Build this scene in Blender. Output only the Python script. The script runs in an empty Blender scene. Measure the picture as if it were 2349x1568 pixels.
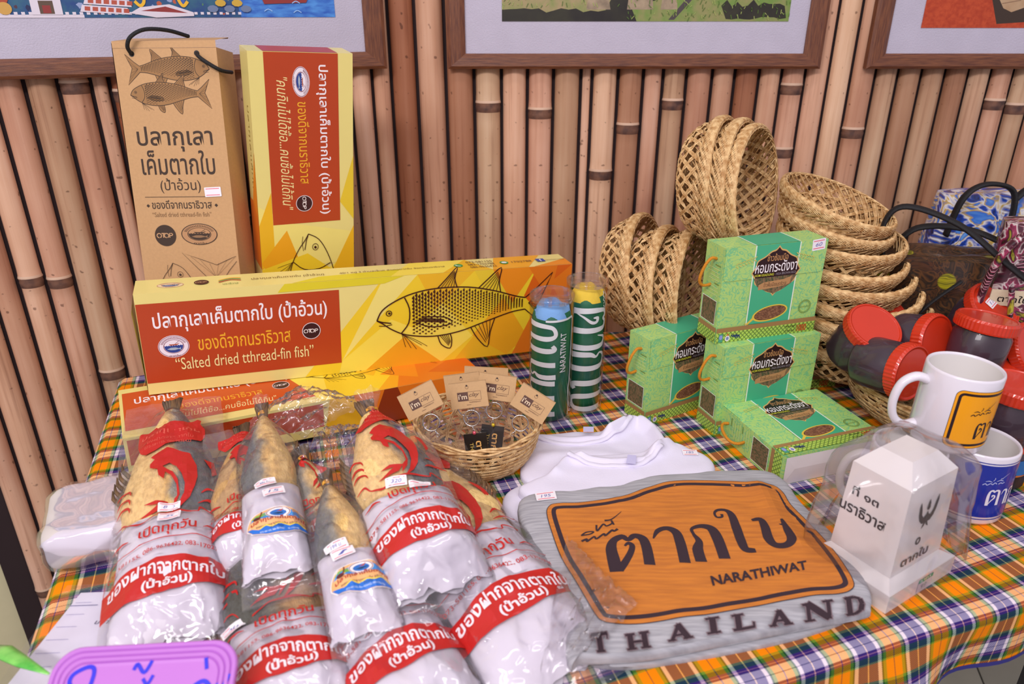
import bpy, bmesh, math, random
from mathutils import Vector, Matrix, noise
from mathutils.geometry import tessellate_polygon
random.seed(7)
sin, cos, pi = math.sin, math.cos, math.pi
SC = bpy.context.scene
COL = SC.collection

# ------------------------------------------------------------------ camera, world, lamps, exposure
F, TH, CH = 1680.0, math.radians(24.2), .56
cam_d = bpy.data.cameras.new('camera'); cam = bpy.data.objects.new('camera', cam_d); COL.objects.link(cam)
cam.location = (0, 0, CH); cam.rotation_euler = (pi/2 - TH, 0, 0)
cam_d.sensor_width = 36; cam_d.lens = F/2349*36; cam_d.clip_start = .02
cam_d.dof.use_dof = True; cam_d.dof.focus_distance = 1.0; cam_d.dof.aperture_fstop = 5.0
SC.camera = cam
SC.view_settings.view_transform = 'Standard'; SC.view_settings.look = 'None'
SC.view_settings.gamma = 1; SC.view_settings.use_curve_mapping = False
SC.view_settings.exposure = 0.0
SC.cycles.transparent_max_bounces = 32
SC.cycles.max_bounces = 10
W = bpy.data.worlds.new('hall'); SC.world = W; W.use_nodes = True
W.node_tree.nodes['Background'].inputs[0].default_value = (.95, .88, 1.0, 1)
W.node_tree.nodes['Background'].inputs[1].default_value = .60
def lamp(name, loc, aim, sx, sy, power, colr=(1, .94, .96)):
    d = bpy.data.lights.new(name, 'AREA'); d.shape = 'RECTANGLE'; d.size = sx; d.size_y = sy; d.energy = power; d.color = colr
    o = bpy.data.objects.new(name, d); COL.objects.link(o); o.location = loc
    o.rotation_euler = (Vector(aim)-Vector(loc)).to_track_quat('-Z', 'Y').to_euler(); o['kind'] = 'structure'
lamp('ceiling_light', (-.6, -.9, 1.75), (0, 1, .2), 1.2, .14, 29)
lamp('ceiling_light', (.9, -.7, 1.85), (.1, 1, .2), 1.2, .14, 8)
lamp('ceiling_light', (.1, .2, 2.3), (0, .9, 0), 1.2, .16, 7)
lamp('ceiling_light', (-1.6, -1.3, 1.7), (0, 1, .3), 1.2, .3, 12)

# ------------------------------------------------------------------ pixel helpers (where a sight line meets a real plane)
def ray(u, v):
    a = (u-1174.5)/F; b = (v-784)/F
    return Vector((a, cos(TH)-b*sin(TH), -sin(TH)-b*cos(TH)))
def P(u, v, z=0.):
    d = ray(u, v); return Vector((0, 0, CH)) + d*((z-CH)/d.z)
def PY(u, v, y):
    d = ray(u, v); return Vector((0, 0, CH)) + d*(y/d.y)

# ------------------------------------------------------------------ materials
def lin(h):
    h = h.lstrip('#'); r = [int(h[i:i+2], 16)/255 for i in (0, 2, 4)]
    return tuple(x/12.92 if x <= .04045 else ((x+.055)/1.055)**2.4 for x in r) + (1,)
class NT:
    def __init__(s, name):
        s.m = bpy.data.materials.new(name); s.m.use_nodes = True; s.t = s.m.node_tree; s.b = s.t.nodes['Principled BSDF']
        s.out = s.t.nodes['Material Output']
    def n(s, typ, **k):
        x = s.t.nodes.new('ShaderNode'+typ)
        for a, v in k.items():
            if a.startswith('i_'): x.inputs[a[2:].replace('_', ' ')].default_value = v
            elif a.startswith('j'): x.inputs[int(a[1:])].default_value = v
            else: setattr(x, a, v)
        return x
    def l(s, a, ao, b, bi): s.t.links.new(a.outputs[ao], b.inputs[bi])
    def ramp(s, stops, const=False):
        r = s.n('ValToRGB'); e = r.color_ramp.elements
        if const: r.color_ramp.interpolation = 'CONSTANT'
        while len(e) < len(stops): e.new(.5)
        for i, (p, c) in enumerate(stops): e[i].position = p; e[i].color = c if not isinstance(c, str) else lin(c)
        return r
    def math(s, op, a, b=None, **k):
        x = s.n('Math', operation=op)
        for i, v in enumerate((a, b)):
            if v is None: continue
            if isinstance(v, (int, float)): x.inputs[i].default_value = v
            else: s.t.links.new(v, x.inputs[i])
        return x.outputs[0]
MATS = {}
def mat(name, colr, rough=.5, var=.06, scale=30, bump=0., bscale=200, spec=.5, coat=0., metal=0., stretch=(1, 1, 1), c2=None, trans=0., sub=0., coord='Object'):
    if name in MATS: return MATS[name]
    N = NT(name); c = lin(colr)
    tc = N.n('TexCoord'); mp = N.n('Mapping', i_Scale=stretch); N.l(tc, coord, mp, 0)
    nz = N.n('TexNoise', i_Scale=scale, i_Detail=4.); N.l(mp, 0, nz, 0)
    if c2: r = N.ramp([(.35, c), (.65, lin(c2))])
    else:
        d = tuple(x*(1-var) for x in c[:3])+(1,); r = N.ramp([(.3, d), (.7, c)])
    N.l(nz, 0, r, 0); N.l(r, 0, N.b, 'Base Color')
    N.b.inputs['Roughness'].default_value = rough; N.b.inputs['Specular IOR Level'].default_value = spec
    N.b.inputs['Coat Weight'].default_value = coat; N.b.inputs['Metallic'].default_value = metal
    N.b.inputs['Transmission Weight'].default_value = trans
    N.b.inputs['Subsurface Weight'].default_value = sub; N.b.inputs['Subsurface Scale'].default_value = .01
    if bump:
        n2 = N.n('TexNoise', i_Scale=bscale, i_Detail=3.); N.l(mp, 0, n2, 0)
        bp = N.n('Bump', i_Strength=bump, i_Distance=.002); N.l(n2, 0, bp, 'Height'); N.l(bp, 0, N.b, 'Normal')
    MATS[name] = N.m; return N.m
def ink(h, rough=.45): return mat('ink_'+h.lstrip('#'), h, rough, var=.03)
def film(name, tint=(.97, .96, .97), haze=.05, bscale=26, bstr=.9, gloss=.12, op=1.0):
    """clear crinkled plastic film: see-through, with glints from the lamps"""
    N = NT(name); t = N.t; t.nodes.remove(N.b)
    tr = N.n('BsdfTransparent'); tr.inputs[0].default_value = (*tint, 1)
    gl = N.n('BsdfGlossy'); gl.inputs['Roughness'].default_value = gloss; gl.inputs[0].default_value = (1, 1, 1, 1)
    df = N.n('BsdfDiffuse'); df.inputs[0].default_value = (.85, .82, .86, 1)
    tc = N.n('TexCoord'); n1 = N.n('TexNoise', i_Scale=bscale, i_Detail=3., i_Distortion=1.2); N.l(tc, 'Object', n1, 0)
    n1.noise_type = 'RIDGED_MULTIFRACTAL'; n1.normalize = True
    bp = N.n('Bump', i_Strength=bstr, i_Distance=.003); N.l(n1, 0, bp, 'Height'); N.l(bp, 0, gl, 'Normal')
    fr = N.n('LayerWeight', i_Blend=.28); N.l(bp, 0, fr, 'Normal')
    f = N.math('MULTIPLY_ADD', fr.outputs['Fresnel'], .8*op); f.node.inputs[2].default_value = .03*op
    a = N.n('MixShader', j0=haze); N.l(tr, 0, a, 1); N.l(df, 0, a, 2)
    b = N.n('MixShader'); t.links.new(f, b.inputs[0]); N.l(a, 0, b, 1); N.l(gl, 0, b, 2)
    N.l(b, 0, N.out, 0); MATS[name] = N.m; return N.m

# ------------------------------------------------------------------ object helpers
def link(name, me, parent=None, m=None, smooth=False):
    o = bpy.data.objects.new(name, me); COL.objects.link(o)
    if parent is not None: o.parent = parent
    if m is not None:
        for x in (m if isinstance(m, (list, tuple)) else [m]): me.materials.append(x)
    if smooth:
        for p in me.polygons: p.use_smooth = True
    return o
def raw(name, vs, fs, parent=None, m=None, smooth=False, mi=None):
    me = bpy.data.meshes.new(name); me.from_pydata([tuple(v) for v in vs], [], fs)
    o = link(name, me, parent, m, smooth)
    if mi: me.polygons.foreach_set('material_index', mi)
    me.update(); return o
def bmo(name, bm, parent=None, m=None, smooth=False, bev=0):
    if bev:
        bmesh.ops.bevel(bm, geom=[e for e in bm.edges if len(e.link_faces) == 2 and e.calc_face_angle(0) > .6], offset=bev, segments=2, affect='EDGES', profile=.5)
    me = bpy.data.meshes.new(name); bm.to_mesh(me); bm.free(); return link(name, me, parent, m, smooth)
def thing(name, label, cat, group=None, loc=(0, 0, 0), M=None):
    o = bpy.data.objects.new(name, None); COL.objects.link(o); o.empty_display_size = .02
    if M is not None: o.matrix_world = M
    else: o.location = loc
    o['label'] = label; o['category'] = cat
    if group: o['group'] = group
    return o
def tag(o, label, cat, group=None):
    o['label'] = label; o['category'] = cat
    if group: o['group'] = group
    return o
def struct(o): o['kind'] = 'structure'; return o
def dup(root, label, M, group=None):
    r = root.copy(); COL.objects.link(r); r.matrix_world = M; r['label'] = label
    if group: r['group'] = group
    for ch in list(root.children):
        c = ch.copy(); COL.objects.link(c); c.parent = r
        for g in list(ch.children):
            d = g.copy(); COL.objects.link(d); d.parent = c
    return r
def pose(x, y, z, rz=0, rx=0, ry=0):
    return Matrix.Translation((x, y, z)) @ Matrix.Rotation(rz, 4, 'Z') @ Matrix.Rotation(ry, 4, 'Y') @ Matrix.Rotation(rx, 4, 'X')
def axis_pose(loc, zdir, spin=0):
    q = Vector(zdir).normalized().to_track_quat('Z', 'Y')
    return Matrix.Translation(loc) @ q.to_matrix().to_4x4() @ Matrix.Rotation(spin, 4, 'Z')
def bxm(x0, y0, z0, x1, y1, z1, bm=None):
    bm = bm or bmesh.new()
    v = [bm.verts.new(p) for p in ((x0, y0, z0), (x1, y0, z0), (x1, y1, z0), (x0, y1, z0), (x0, y0, z1), (x1, y0, z1), (x1, y1, z1), (x0, y1, z1))]
    for f in ((3, 2, 1, 0), (4, 5, 6, 7), (0, 1, 5, 4), (1, 2, 6, 5), (2, 3, 7, 6), (3, 0, 4, 7)): bm.faces.new([v[i] for i in f])
    return bm
class Tubes:
    """collects round strands into one mesh"""
    def __init__(s): s.v = []; s.f = []
    def add(s, pts, r, sides=4, closed=False, cap=True, flat=1.0, up=None):
        pts = [Vector(p) for p in pts]; n = len(pts); base = len(s.v)
        prev = None
        for i, p in enumerate(pts):
            a = pts[(i-1) % n] if (closed or i) else pts[0]; b = pts[(i+1) % n] if (closed or i < n-1) else pts[-1]
            t = (b-a).normalized() if (b-a).length > 1e-9 else Vector((0, 0, 1))
            if up is not None: u = Vector(up(p) if callable(up) else up)
            else: u = prev if prev is not None else (Vector((0, 0, 1)) if abs(t.z) < .9 else Vector((1, 0, 0)))
            u = u - t*u.dot(t)
            if u.length < 1e-6: u = t.orthogonal()
            u.normalize(); prev = u; w = t.cross(u)
            rr = r[i] if isinstance(r, (list, tuple)) else r
            for k in range(sides):
                an = 2*pi*(k+.5)/sides
                s.v.append(p + u*(rr*flat*sin(an)) + w*(rr*cos(an)))
        m = n if closed else n-1
        for i in range(m):
            for k in range(sides):
                a = base+i*sides+k; b = base+i*sides+(k+1) % sides
                c = base+((i+1) % n)*sides+(k+1) % sides; d = base+((i+1) % n)*sides+k
                s.f.append((a, b, c, d))
        if cap and not closed:
            s.f.append(tuple(base+k for k in reversed(range(sides)))); s.f.append(tuple(base+(n-1)*sides+k for k in range(sides)))
    def make(s, name, parent, m, smooth=True): return raw(name, s.v, s.f, parent, m, smooth)
def lathe(name, prof, parent, m, seg=48, mi=None, smooth=True, wob=None):
    vs = []; fs = []; idx = []
    for i, (r, z) in enumerate(prof):
        for k in range(seg):
            a = 2*pi*k/seg; rr = wob(r, z, k, i) if wob else r
            vs.append((rr*cos(a), rr*sin(a), z))
    for i in range(len(prof)-1):
        for k in range(seg):
            k2 = (k+1) % seg; fs.append((i*seg+k, i*seg+k2, (i+1)*seg+k2, (i+1)*seg+k)); idx.append(mi(i) if mi else 0)
    if prof[0][0] > 1e-6: fs.append(tuple(reversed(range(seg)))); idx.append(mi(0) if mi else 0)
    if prof[-1][0] > 1e-6: fs.append(tuple((len(prof)-1)*seg+k for k in range(seg))); idx.append(mi(len(prof)-2) if mi else 0)
    o = raw(name, vs, fs, parent, m, smooth, idx)
    return o
def grid(name, fn, nu, nv, parent, m, closed_u=False, smooth=True, uv=None):
    vs = [fn(i/nu, j/nv) for j in range(nv+1) for i in range(nu+1)]
    fs = [(j*(nu+1)+i, j*(nu+1)+i+1, (j+1)*(nu+1)+i+1, (j+1)*(nu+1)+i) for j in range(nv) for i in range(nu)]
    return raw(name, vs, fs, parent, m, smooth)

# ------------------------------------------------------------------ flat print: vector shapes and lettering, laid on real surfaces
_tc = {}
def glyphs(s, bold=0., shear=0., res=3, font=None):
    k = (s, bold, shear, res)
    if k in _tc: return _tc[k]
    c = bpy.data.curves.new('t', 'FONT'); c.body = s; c.resolution_u = res; c.offset = bold; c.shear = shear; c.fill_mode = 'FRONT'
    o = bpy.data.objects.new('t', c); COL.objects.link(o)
    me = bpy.data.meshes.new_from_object(o.evaluated_get(bpy.context.evaluated_depsgraph_get()))
    vs = [(v.co.x, v.co.y) for v in me.vertices]; fs = [tuple(p.vertices) for p in me.polygons]
    bpy.data.objects.remove(o); bpy.data.curves.remove(c); bpy.data.meshes.remove(me)
    _tc[k] = (vs, fs); return _tc[k]
class Pr:
    """a sheet of print: layers of flat shapes in local (x, y)"""
    def __init__(s): s.L = []; s.z = 0
    def _add(s, vs, fs, m, z=None):
        s.z += 1; s.L.append((vs, fs, m, s.z if z is None else z))
    def poly(s, pts, m, holes=(), z=None):
        loops = [[Vector((x, y, 0)) for x, y in pts]] + [[Vector((x, y, 0)) for x, y in h] for h in holes]
        tri = tessellate_polygon(loops); vs = [(p.x, p.y) for lp in loops for p in lp]
        s._add(vs, [tuple(t) for t in tri], m, z)
    def rect(s, x0, y0, x1, y1, m, z=None): s.poly([(x0, y0), (x1, y0), (x1, y1), (x0, y1)], m, z=z)
    def rrect(s, x0, y0, x1, y1, r, m, w=None, z=None):
        def rr(e, r):
            o = []
            for cx, cy, a0 in ((x1-e-r, y1-e-r, 0), (x0+e+r, y1-e-r, 1), (x0+e+r, y0+e+r, 2), (x1-e-r, y0+e+r, 3)):
                for k in range(7): a = (a0+k/6)*pi/2; o.append((cx+r*cos(a), cy+r*sin(a)))
            return o
        s.poly(rr(0, r), m, holes=[rr(w, max(r-w, .0002))] if w else (), z=z)
    def ell(s, cx, cy, rx, ry, m, w=None, n=36, rot=0, z=None):
        def e(rx, ry): return [(cx+rx*cos(t)*cos(rot)-ry*sin(t)*sin(rot), cy+rx*cos(t)*sin(rot)+ry*sin(t)*cos(rot)) for t in [2*pi*k/n for k in range(n)]]
        s.poly(e(rx, ry), m, holes=[e(rx-w, ry-w)] if w else (), z=z)
    def line(s, pts, w, m, taper=False, z=None, closed=False):
        """stroke along points; w is a width or a list of widths"""
        pts = [Vector((p[0], p[1])) for p in pts]; n = len(pts); vs = []; fs = []
        for i, p in enumerate(pts):
            a = pts[(i-1) % n] if (closed or i) else p; b = pts[(i+1) % n] if (closed or i < n-1) else p
            t = (b-a); t = t.normalized() if t.length > 1e-9 else Vector((1, 0)); nn = Vector((-t.y, t.x))
            ww = (w[i] if isinstance(w, (list, tuple)) else w)/2
            if taper: ww *= max(.12, sin(pi*(i+.35)/(n-.3)))
            vs += [tuple(p+nn*ww), tuple(p-nn*ww)]
        for i in range(n if closed else n-1):
            j = (i+1) % n; fs.append((2*i, 2*i+1, 2*j+1, 2*j))
        s._add(vs, fs, m, z)
    def curve(s, pts, w, m, n=8, **k): s.line(smooth2(pts, n, k.get('closed', False)), w if not isinstance(w, list) else resample(w, len(smooth2(pts, n))), m, **k)
    def text(s, t, x, y, m, w=None, h=None, bold=0., shear=0., rot=0., align='l', res=3, z=None, warp=None):
        vs, fs = glyphs(t, bold, shear, res)
        if not vs: return
        x0 = min(v[0] for v in vs); x1 = max(v[0] for v in vs); y0 = min(v[1] for v in vs); y1 = max(v[1] for v in vs)
        if w and h: sx, sy = w/(x1-x0), h/(y1-y0)
        elif w: sx = sy = w/(x1-x0)
        else: sx = sy = h/(y1-y0)
        ww = (x1-x0)*sx; ox = {'l': 0, 'c': -ww/2, 'r': -ww}[align]
        out = []
        for a, b in vs:
            a = (a-x0)*sx+ox; b = (b-y0)*sy
            if warp: a, b = warp(a, b)
            out.append((x+a*cos(rot)-b*sin(rot), y+a*sin(rot)+b*cos(rot)))
        s._add(out, fs, m, z)
    def xf(s, fn, start=0):
        s.L[start:] = [([fn(*v) for v in vs], fs, m, z) for vs, fs, m, z in s.L[start:]]
    def clip(s, x0, y0, x1, y1, start=0):
        out = []
        for vs, fs, m, z in s.L[start:]:
            bm = bmesh.new(); bv = [bm.verts.new((a, b, 0)) for a, b in vs]
            for f in fs:
                try: bm.faces.new([bv[i] for i in f])
                except ValueError: pass
            for co, no in (((x0, 0, 0), (-1, 0, 0)), ((x1, 0, 0), (1, 0, 0)), ((0, y0, 0), (0, -1, 0)), ((0, y1, 0), (0, 1, 0))):
                bmesh.ops.bisect_plane(bm, geom=bm.verts[:]+bm.edges[:]+bm.faces[:], plane_co=co, plane_no=no, clear_outer=True)
            bm.verts.index_update(); vv = [(v.co.x, v.co.y) for v in bm.verts]; ff = [tuple(v.index for v in f.verts) for f in bm.faces]; bm.free()
            if ff: out.append((vv, ff, m, z))
        s.L[start:] = out
    def build(s, name, parent, fn, cut=None, lift=.00003, base=.0003):
        """fn(x, y, off) -> 3D point"""
        mats = []; V = []; FF = []; MI = []; G = {}
        for vs, fs, m, z in s.L:
            g = G.setdefault((m, z), ([], [])); b0 = len(g[0]); g[0].extend(vs); g[1].extend(tuple(i+b0 for i in f) for f in fs)
        for (m, z), (vs, fs) in G.items():
            if m not in mats: mats.append(m)
            k = mats.index(m); off = base+lift*z
            if cut:
                bm = bmesh.new(); bv = [bm.verts.new((a, b, 0)) for a, b in vs]
                for f in fs:
                    try: bm.faces.new([bv[i] for i in f])
                    except ValueError: pass
                for ax in (0, 1):
                    cs = [v[ax] for v in vs]; lo, hi = min(cs), max(cs); st = cut if not isinstance(cut, tuple) else cut[ax]
                    c = math.floor(lo/st)*st+st
                    while c < hi:
                        co = [0, 0, 0]; no = [0, 0, 0]; co[ax] = c; no[ax] = 1
                        bmesh.ops.bisect_plane(bm, geom=bm.verts[:]+bm.edges[:]+bm.faces[:], dist=1e-7, plane_co=co, plane_no=no); c += st
                bm.verts.index_update(); vs = [(v.co.x, v.co.y) for v in bm.verts]; fs = [tuple(v.index for v in f.verts) for f in bm.faces]; bm.free()
            b0 = len(V); V += [fn(a, b, off) for a, b in vs]
            FF += [tuple(i+b0 for i in f) for f in fs]; MI += [k]*len(fs)
        return raw(name, V, FF, parent, mats, False, MI)
def resample(w, n): return [w[min(int(i/(n-1)*(len(w)-1)), len(w)-2)]*(1-(i/(n-1)*(len(w)-1)) % 1)+w[min(int(i/(n-1)*(len(w)-1)), len(w)-2)+1]*((i/(n-1)*(len(w)-1)) % 1) if i < n-1 else w[-1] for i in range(n)]
def smooth2(pts, n=8, closed=False):
    pts = [Vector(p) for p in pts]; m = len(pts); out = []
    for i in range(m if closed else m-1):
        g = (lambda k: pts[k % m]) if closed else (lambda k: pts[max(0, min(m-1, k))])
        p0, p1, p2, p3 = g(i-1), g(i), g(i+1), g(i+2)
        for k in range(n):
            t = k/n
            out.append(.5*((2*p1)+(p2-p0)*t+(2*p0-5*p1+4*p2-p3)*t*t+(3*p1-p0-3*p2+p3)*t**3))
    if not closed: out.append(pts[-1])
    return out
def front(y=0): return lambda a, b, o: (a, y-o, b)           # print on a face looking to -y
def top(z): return lambda a, b, o: (a, b, z+o)               # print on an upper face
def leftf(x=0): return lambda a, b, o: (x-o, a, b)           # print on a face looking to -x

# ------------------------------------------------------------------ shared drawings
def draw_fish(p, x, y, L, ink_, flip=False, fill=None, detail=1., lw=.0011, start=None, angle=0.):
    """a threadfin in side view, head at the left (unit drawing 0..1), scales as small crescents"""
    s0 = len(p.L)
    top_ = [(0, .0), (.03, .055), (.1, .1), (.2, .135), (.33, .15), (.5, .14), (.65, .105), (.78, .06), (.84, .045)]
    bot = [(0, .0), (.03, -.02), (.08, -.06), (.16, -.1), (.3, -.125), (.45, -.115), (.6, -.075), (.75, -.035), (.84, -.025)]
    T = smooth2(top_, 4); B = smooth2(bot, 4)
    tail = [(.84, .045), (.9, .09), (1.0, .18), (.965, .1), (.93, .02), (.96, -.06), (1.0, -.17), (.9, -.08), (.84, -.025)]
    if fill:
        p.poly([tuple(q) for q in T]+[tuple(q) for q in reversed(B)], fill); p.poly([tuple(q) for q in tail], fill)
    p.line(T, lw/L, ink_); p.line(B, lw/L, ink_); p.line(tail, lw*.9/L, ink_)
    for k in range(int(6*detail)):
        t = (k+.5)/(6*detail); p.line([(.86, .01), (.93+.06*abs(t-.5)*2, -.15+.31*t)], lw*.6/L, ink_, taper=True)
    fins = [[(.33, .15), (.38, .2), (.44, .26), (.425, .2), (.44, .142)], [(.56, .128), (.62, .18), (.69, .235), (.68, .16), (.69, .095)],
            [(.52, -.1), (.56, -.17), (.62, -.23), (.635, -.14), (.66, -.06)], [(.33, -.125), (.35, -.18), (.4, -.21), (.41, -.16), (.4, -.12)],
            [(.2, -.03), (.3, -.07), (.41, -.06), (.37, -.02), (.25, -.005)]]
    for f in fins:
        g = smooth2(f, 3)
        if fill: p.poly([tuple(q) for q in g], fill)
        p.line(g, lw*.9/L, ink_)
        for k in range(int(4*detail)):
            t = (k+1)/(4*detail+1); a = Vector(f[0]).lerp(Vector(f[-1]), t); b = Vector(f[2]).lerp(Vector(f[3]), t*.7); p.line([a, a.lerp(b, .85)], lw*.5/L, ink_)
    p.ell(.065, .035, .017, .017, ink_, w=lw*.7/L, n=14); p.ell(.067, .035, .007, .007, ink_, n=8)
    p.line([(0, 0), (.03, -.012), (.075, -.022)], lw/L, ink_); p.line([(.01, -.03), (.04, -.035), (.08, -.03)], lw*.6/L, ink_)
    p.curve([(.15, .115), (.175, .05), (.17, -.03), (.13, -.085)], lw/L, ink_, n=3)
    for k in range(5): p.curve([(.13, -.085-.002*k), (.14+.015*k, -.13), (.15+.03*k, -.17-.01*(k % 3))], lw*.4/L, ink_, n=3)
    def lim(px, arr):
        for a, b in zip(arr, arr[1:]):
            if a[0] <= px <= b[0]: return a[1]+(b[1]-a[1])*(px-a[0])/(b[0]-a[0]+1e-9)
        return 0
    nx = int(30*detail); ny = int(9*detail)
    for i in range(nx):
        px = .2+.64*i/nx; hi = lim(px, T)-.012; lo = lim(px, B)+.012
        for j in range(ny):
            py = lo+(hi-lo)*(j+.5*(i % 2)+.25)/ny; sz = .0165*(1-.45*i/nx)/detail**.5; up = (py-lo)/(hi-lo)
            if up < .3 and i > nx*.2 and detail > .8 and j == 0: continue
            kk = .35+.75*up
            p._add([(px-sz*.8, py), (px, py+sz*kk), (px+sz*.9, py), (px, py-sz*kk), (px+sz*.25, py)], [(0, 3, 4, 1)], ink_, None)
    # squash those scales into a single z level
    zz = p.L[s0][3]
    p.L[s0:] = [(vs, fs, m, zz+(0 if m == fill else 1)) for vs, fs, m, z in p.L[s0:]]; p.z = zz+1
    p.xf(lambda a, b: (x+((1-a) if flip else a)*L*cos(angle)-b*L*sin(angle), y+((1-a) if flip else a)*L*sin(angle)+b*L*cos(angle)), s0)
def crest(p, cx, cy, rx, ry, rim='#f1e7ee', sea='#27408c', line_='#7c2038', mono=None):
    w = ink(rim); b = ink(sea); l = ink(line_)
    s0 = len(p.L)
    if mono: p.ell(0, 0, 1, 1, ink(mono)); p.ell(0, 0, .95, .93, ink('#b98a5e')); b = ink(mono)
    else: p.ell(0, 0, 1, 1, w); p.ell(0, 0, .97, .95, l, w=.04)
    p.ell(0, 0, .66, .62, l if not mono else b, w=.04)
    pts = [(.6*cos(t), .56*sin(t)) for t in [pi+pi*k/20 for k in range(21)]]
    wav = [(.6-1.2*k/16, .08+.035*(-1)**k) for k in range(17)]
    p.poly(pts+wav, b)
    fish = [(-.45, -.22), (-.2, -.1), (.1, -.1), (.32, -.2), (.47, -.1), (.42, -.22), (.47, -.36), (.3, -.26), (.05, -.33), (-.2, -.32)]
    p.poly(fish, ink('#a9b7c4') if not mono else ink('#8e6a48'))
    boat = [(-.3, .22), (-.22, .1), (.22, .1), (.4, .28), (.2, .2), (-.1, .2)]
    p.poly(boat, ink('#b04d2c') if not mono else b)
    p.line([(.1, .2), (.35, .45)], .03, l if not mono else b)
    for k in range(22):
        a = pi*(.12+.76*k/21); p.line([(.72*cos(a), .7*sin(a)), (.88*cos(a), .86*sin(a))], .035, l if not mono else b, z=p.z)
    p.text('ตากใบ', 0, -.9, l if not mono else b, w=.7, h=.17, align='c')
    p.xf(lambda a, b_: (cx+a*rx, cy+b_*ry), s0)
def otop(p, cx, cy, r, dark='#3a1418', rim='#eadfe2', rot=0.):
    s0 = len(p.L)
    if rim: p.ell(0, 0, r, r, ink(rim))
    p.ell(0, 0, r*(.93 if rim else 1), r*(.93 if rim else 1), ink(dark))
    lt = ink('#eee2dc') if rim else ink('#c89a6c')
    h = r*.2
    for k, x in enumerate((-.58, .1)):
        p.line([(r*x*1.02+h*1.05*cos(t), h*sin(t)) for t in [(-.4*pi)+1.9*pi*j/14 for j in range(15)]], r*.085, lt)
    p.line([(-r*.36, h), (-r*.02, h)], r*.085, lt); p.line([(-r*.19, h), (-r*.19, -h)], r*.085, lt)
    p.line([(r*.4, -h), (r*.4, h), (r*.62, h), (r*.7, h*.45), (r*.62, 0), (r*.4, 0)], r*.085, lt)
    p.xf(lambda a, b: (cx+a*cos(rot)-b*sin(rot), cy+a*sin(rot)+b*cos(rot)), s0)
def price(name, parent, fn, x, y, txt='', w=.022, h=.014, rot=0., blank=False):
    p = Pr(); p.rrect(-w/2, -h/2, w/2, h/2, .001, ink('#f2edf2', .5))
    r = ink('#e8526a')
    p.rect(-w*.42, h*.3, w*.4, h*.37, r); p.rect(-w*.42, -h*.36, w*.4, -h*.29, r)
    if txt: p.text(txt, 0, -h*.16, ink('#5a5fae'), h=h*.34, w=w*.5, align='c', shear=.2)
    p.xf(lambda a, b: (x+a*cos(rot)-b*sin(rot), y+a*sin(rot)+b*cos(rot)))
    return p.build(name, parent, fn, cut=.006, base=.0011)

# ------------------------------------------------------------------ THE ROOM: floor, plain wall beyond, bamboo wall, framed pictures
N = NT('floor_tile'); tc = N.n('TexCoord'); nz = N.n('TexNoise', i_Scale=3., i_Detail=5.); N.l(tc, 'Object', nz, 0)
r = N.ramp([(.3, '#8f9186'), (.7, '#a9aa9c')]); N.l(nz, 0, r, 0); N.l(r, 0, N.b, 'Base Color'); N.b.inputs['Roughness'].default_value = .25
TILE = N.m; GROUT = mat('grout', '#4c4b47', .9)
fl = struct(raw('floor', [(-4, -3, -.753), (4, -3, -.753), (4, 3, -.753), (-4, 3, -.753)], [(0, 1, 2, 3)], None, GROUT))
tb = bxm(0, 0, 0, .596, .596, .01); tile_me = bpy.data.meshes.new('floor_tile'); tb.to_mesh(tile_me); tb.free(); tile_me.materials.append(TILE)
A0 = math.radians(-14)
for i in range(-3, 5):
    for j in range(-3, 4):
        o = bpy.data.objects.new('floor_tile', tile_me); COL.objects.link(o); o.parent = fl
        o.matrix_world = Matrix.Translation((.86, .52, -.76)) @ Matrix.Rotation(A0, 4, 'Z') @ Matrix.Translation((i*.6, j*.6, 0))
CREAM = mat('cream_plaster', '#d9cfa6', .8)
struct(raw('wall_back', [(-4, 1.62, -.76), (4, 1.62, -.76), (4, 1.62, 2.4), (-4, 1.62, 2.4)], [(0, 1, 2, 3)], None, CREAM))
struct(raw('wall_left', [(-.85, 1.12, -.76), (-2.4, .42, -.76), (-2.4, .42, 2.4), (-.85, 1.12, 2.4)], [(0, 3, 2, 1)], None, CREAM))

YW, XF, SL = 1.36, -.215, .45                    # bamboo panel: flat from XF rightwards, its left wing turned towards the viewer
def wall_pt(u, v, off=0.):
    """point on the bamboo panel seen at a pixel; returns (section, distance along it, height)"""
    d = ray(u, v)
    if u >= 905:
        t = (YW-off)/d.y; return 'r', d.x*t-XF, CH+d.z*t
    t = (YW-off*1.0966-SL*XF)/(d.y-SL*d.x); return 'l', (XF-d.x*t)*math.sqrt(1+SL*SL), CH+d.z*t
dl = Vector((-1, -SL, 0)).normalized()
MR = Matrix.Translation((XF, YW, 0))
ML = Matrix(((dl.x, -dl.y, 0, XF), (dl.y, dl.x, 0, YW), (0, 0, 1, 0), (0, 0, 0, 1)))
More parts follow.
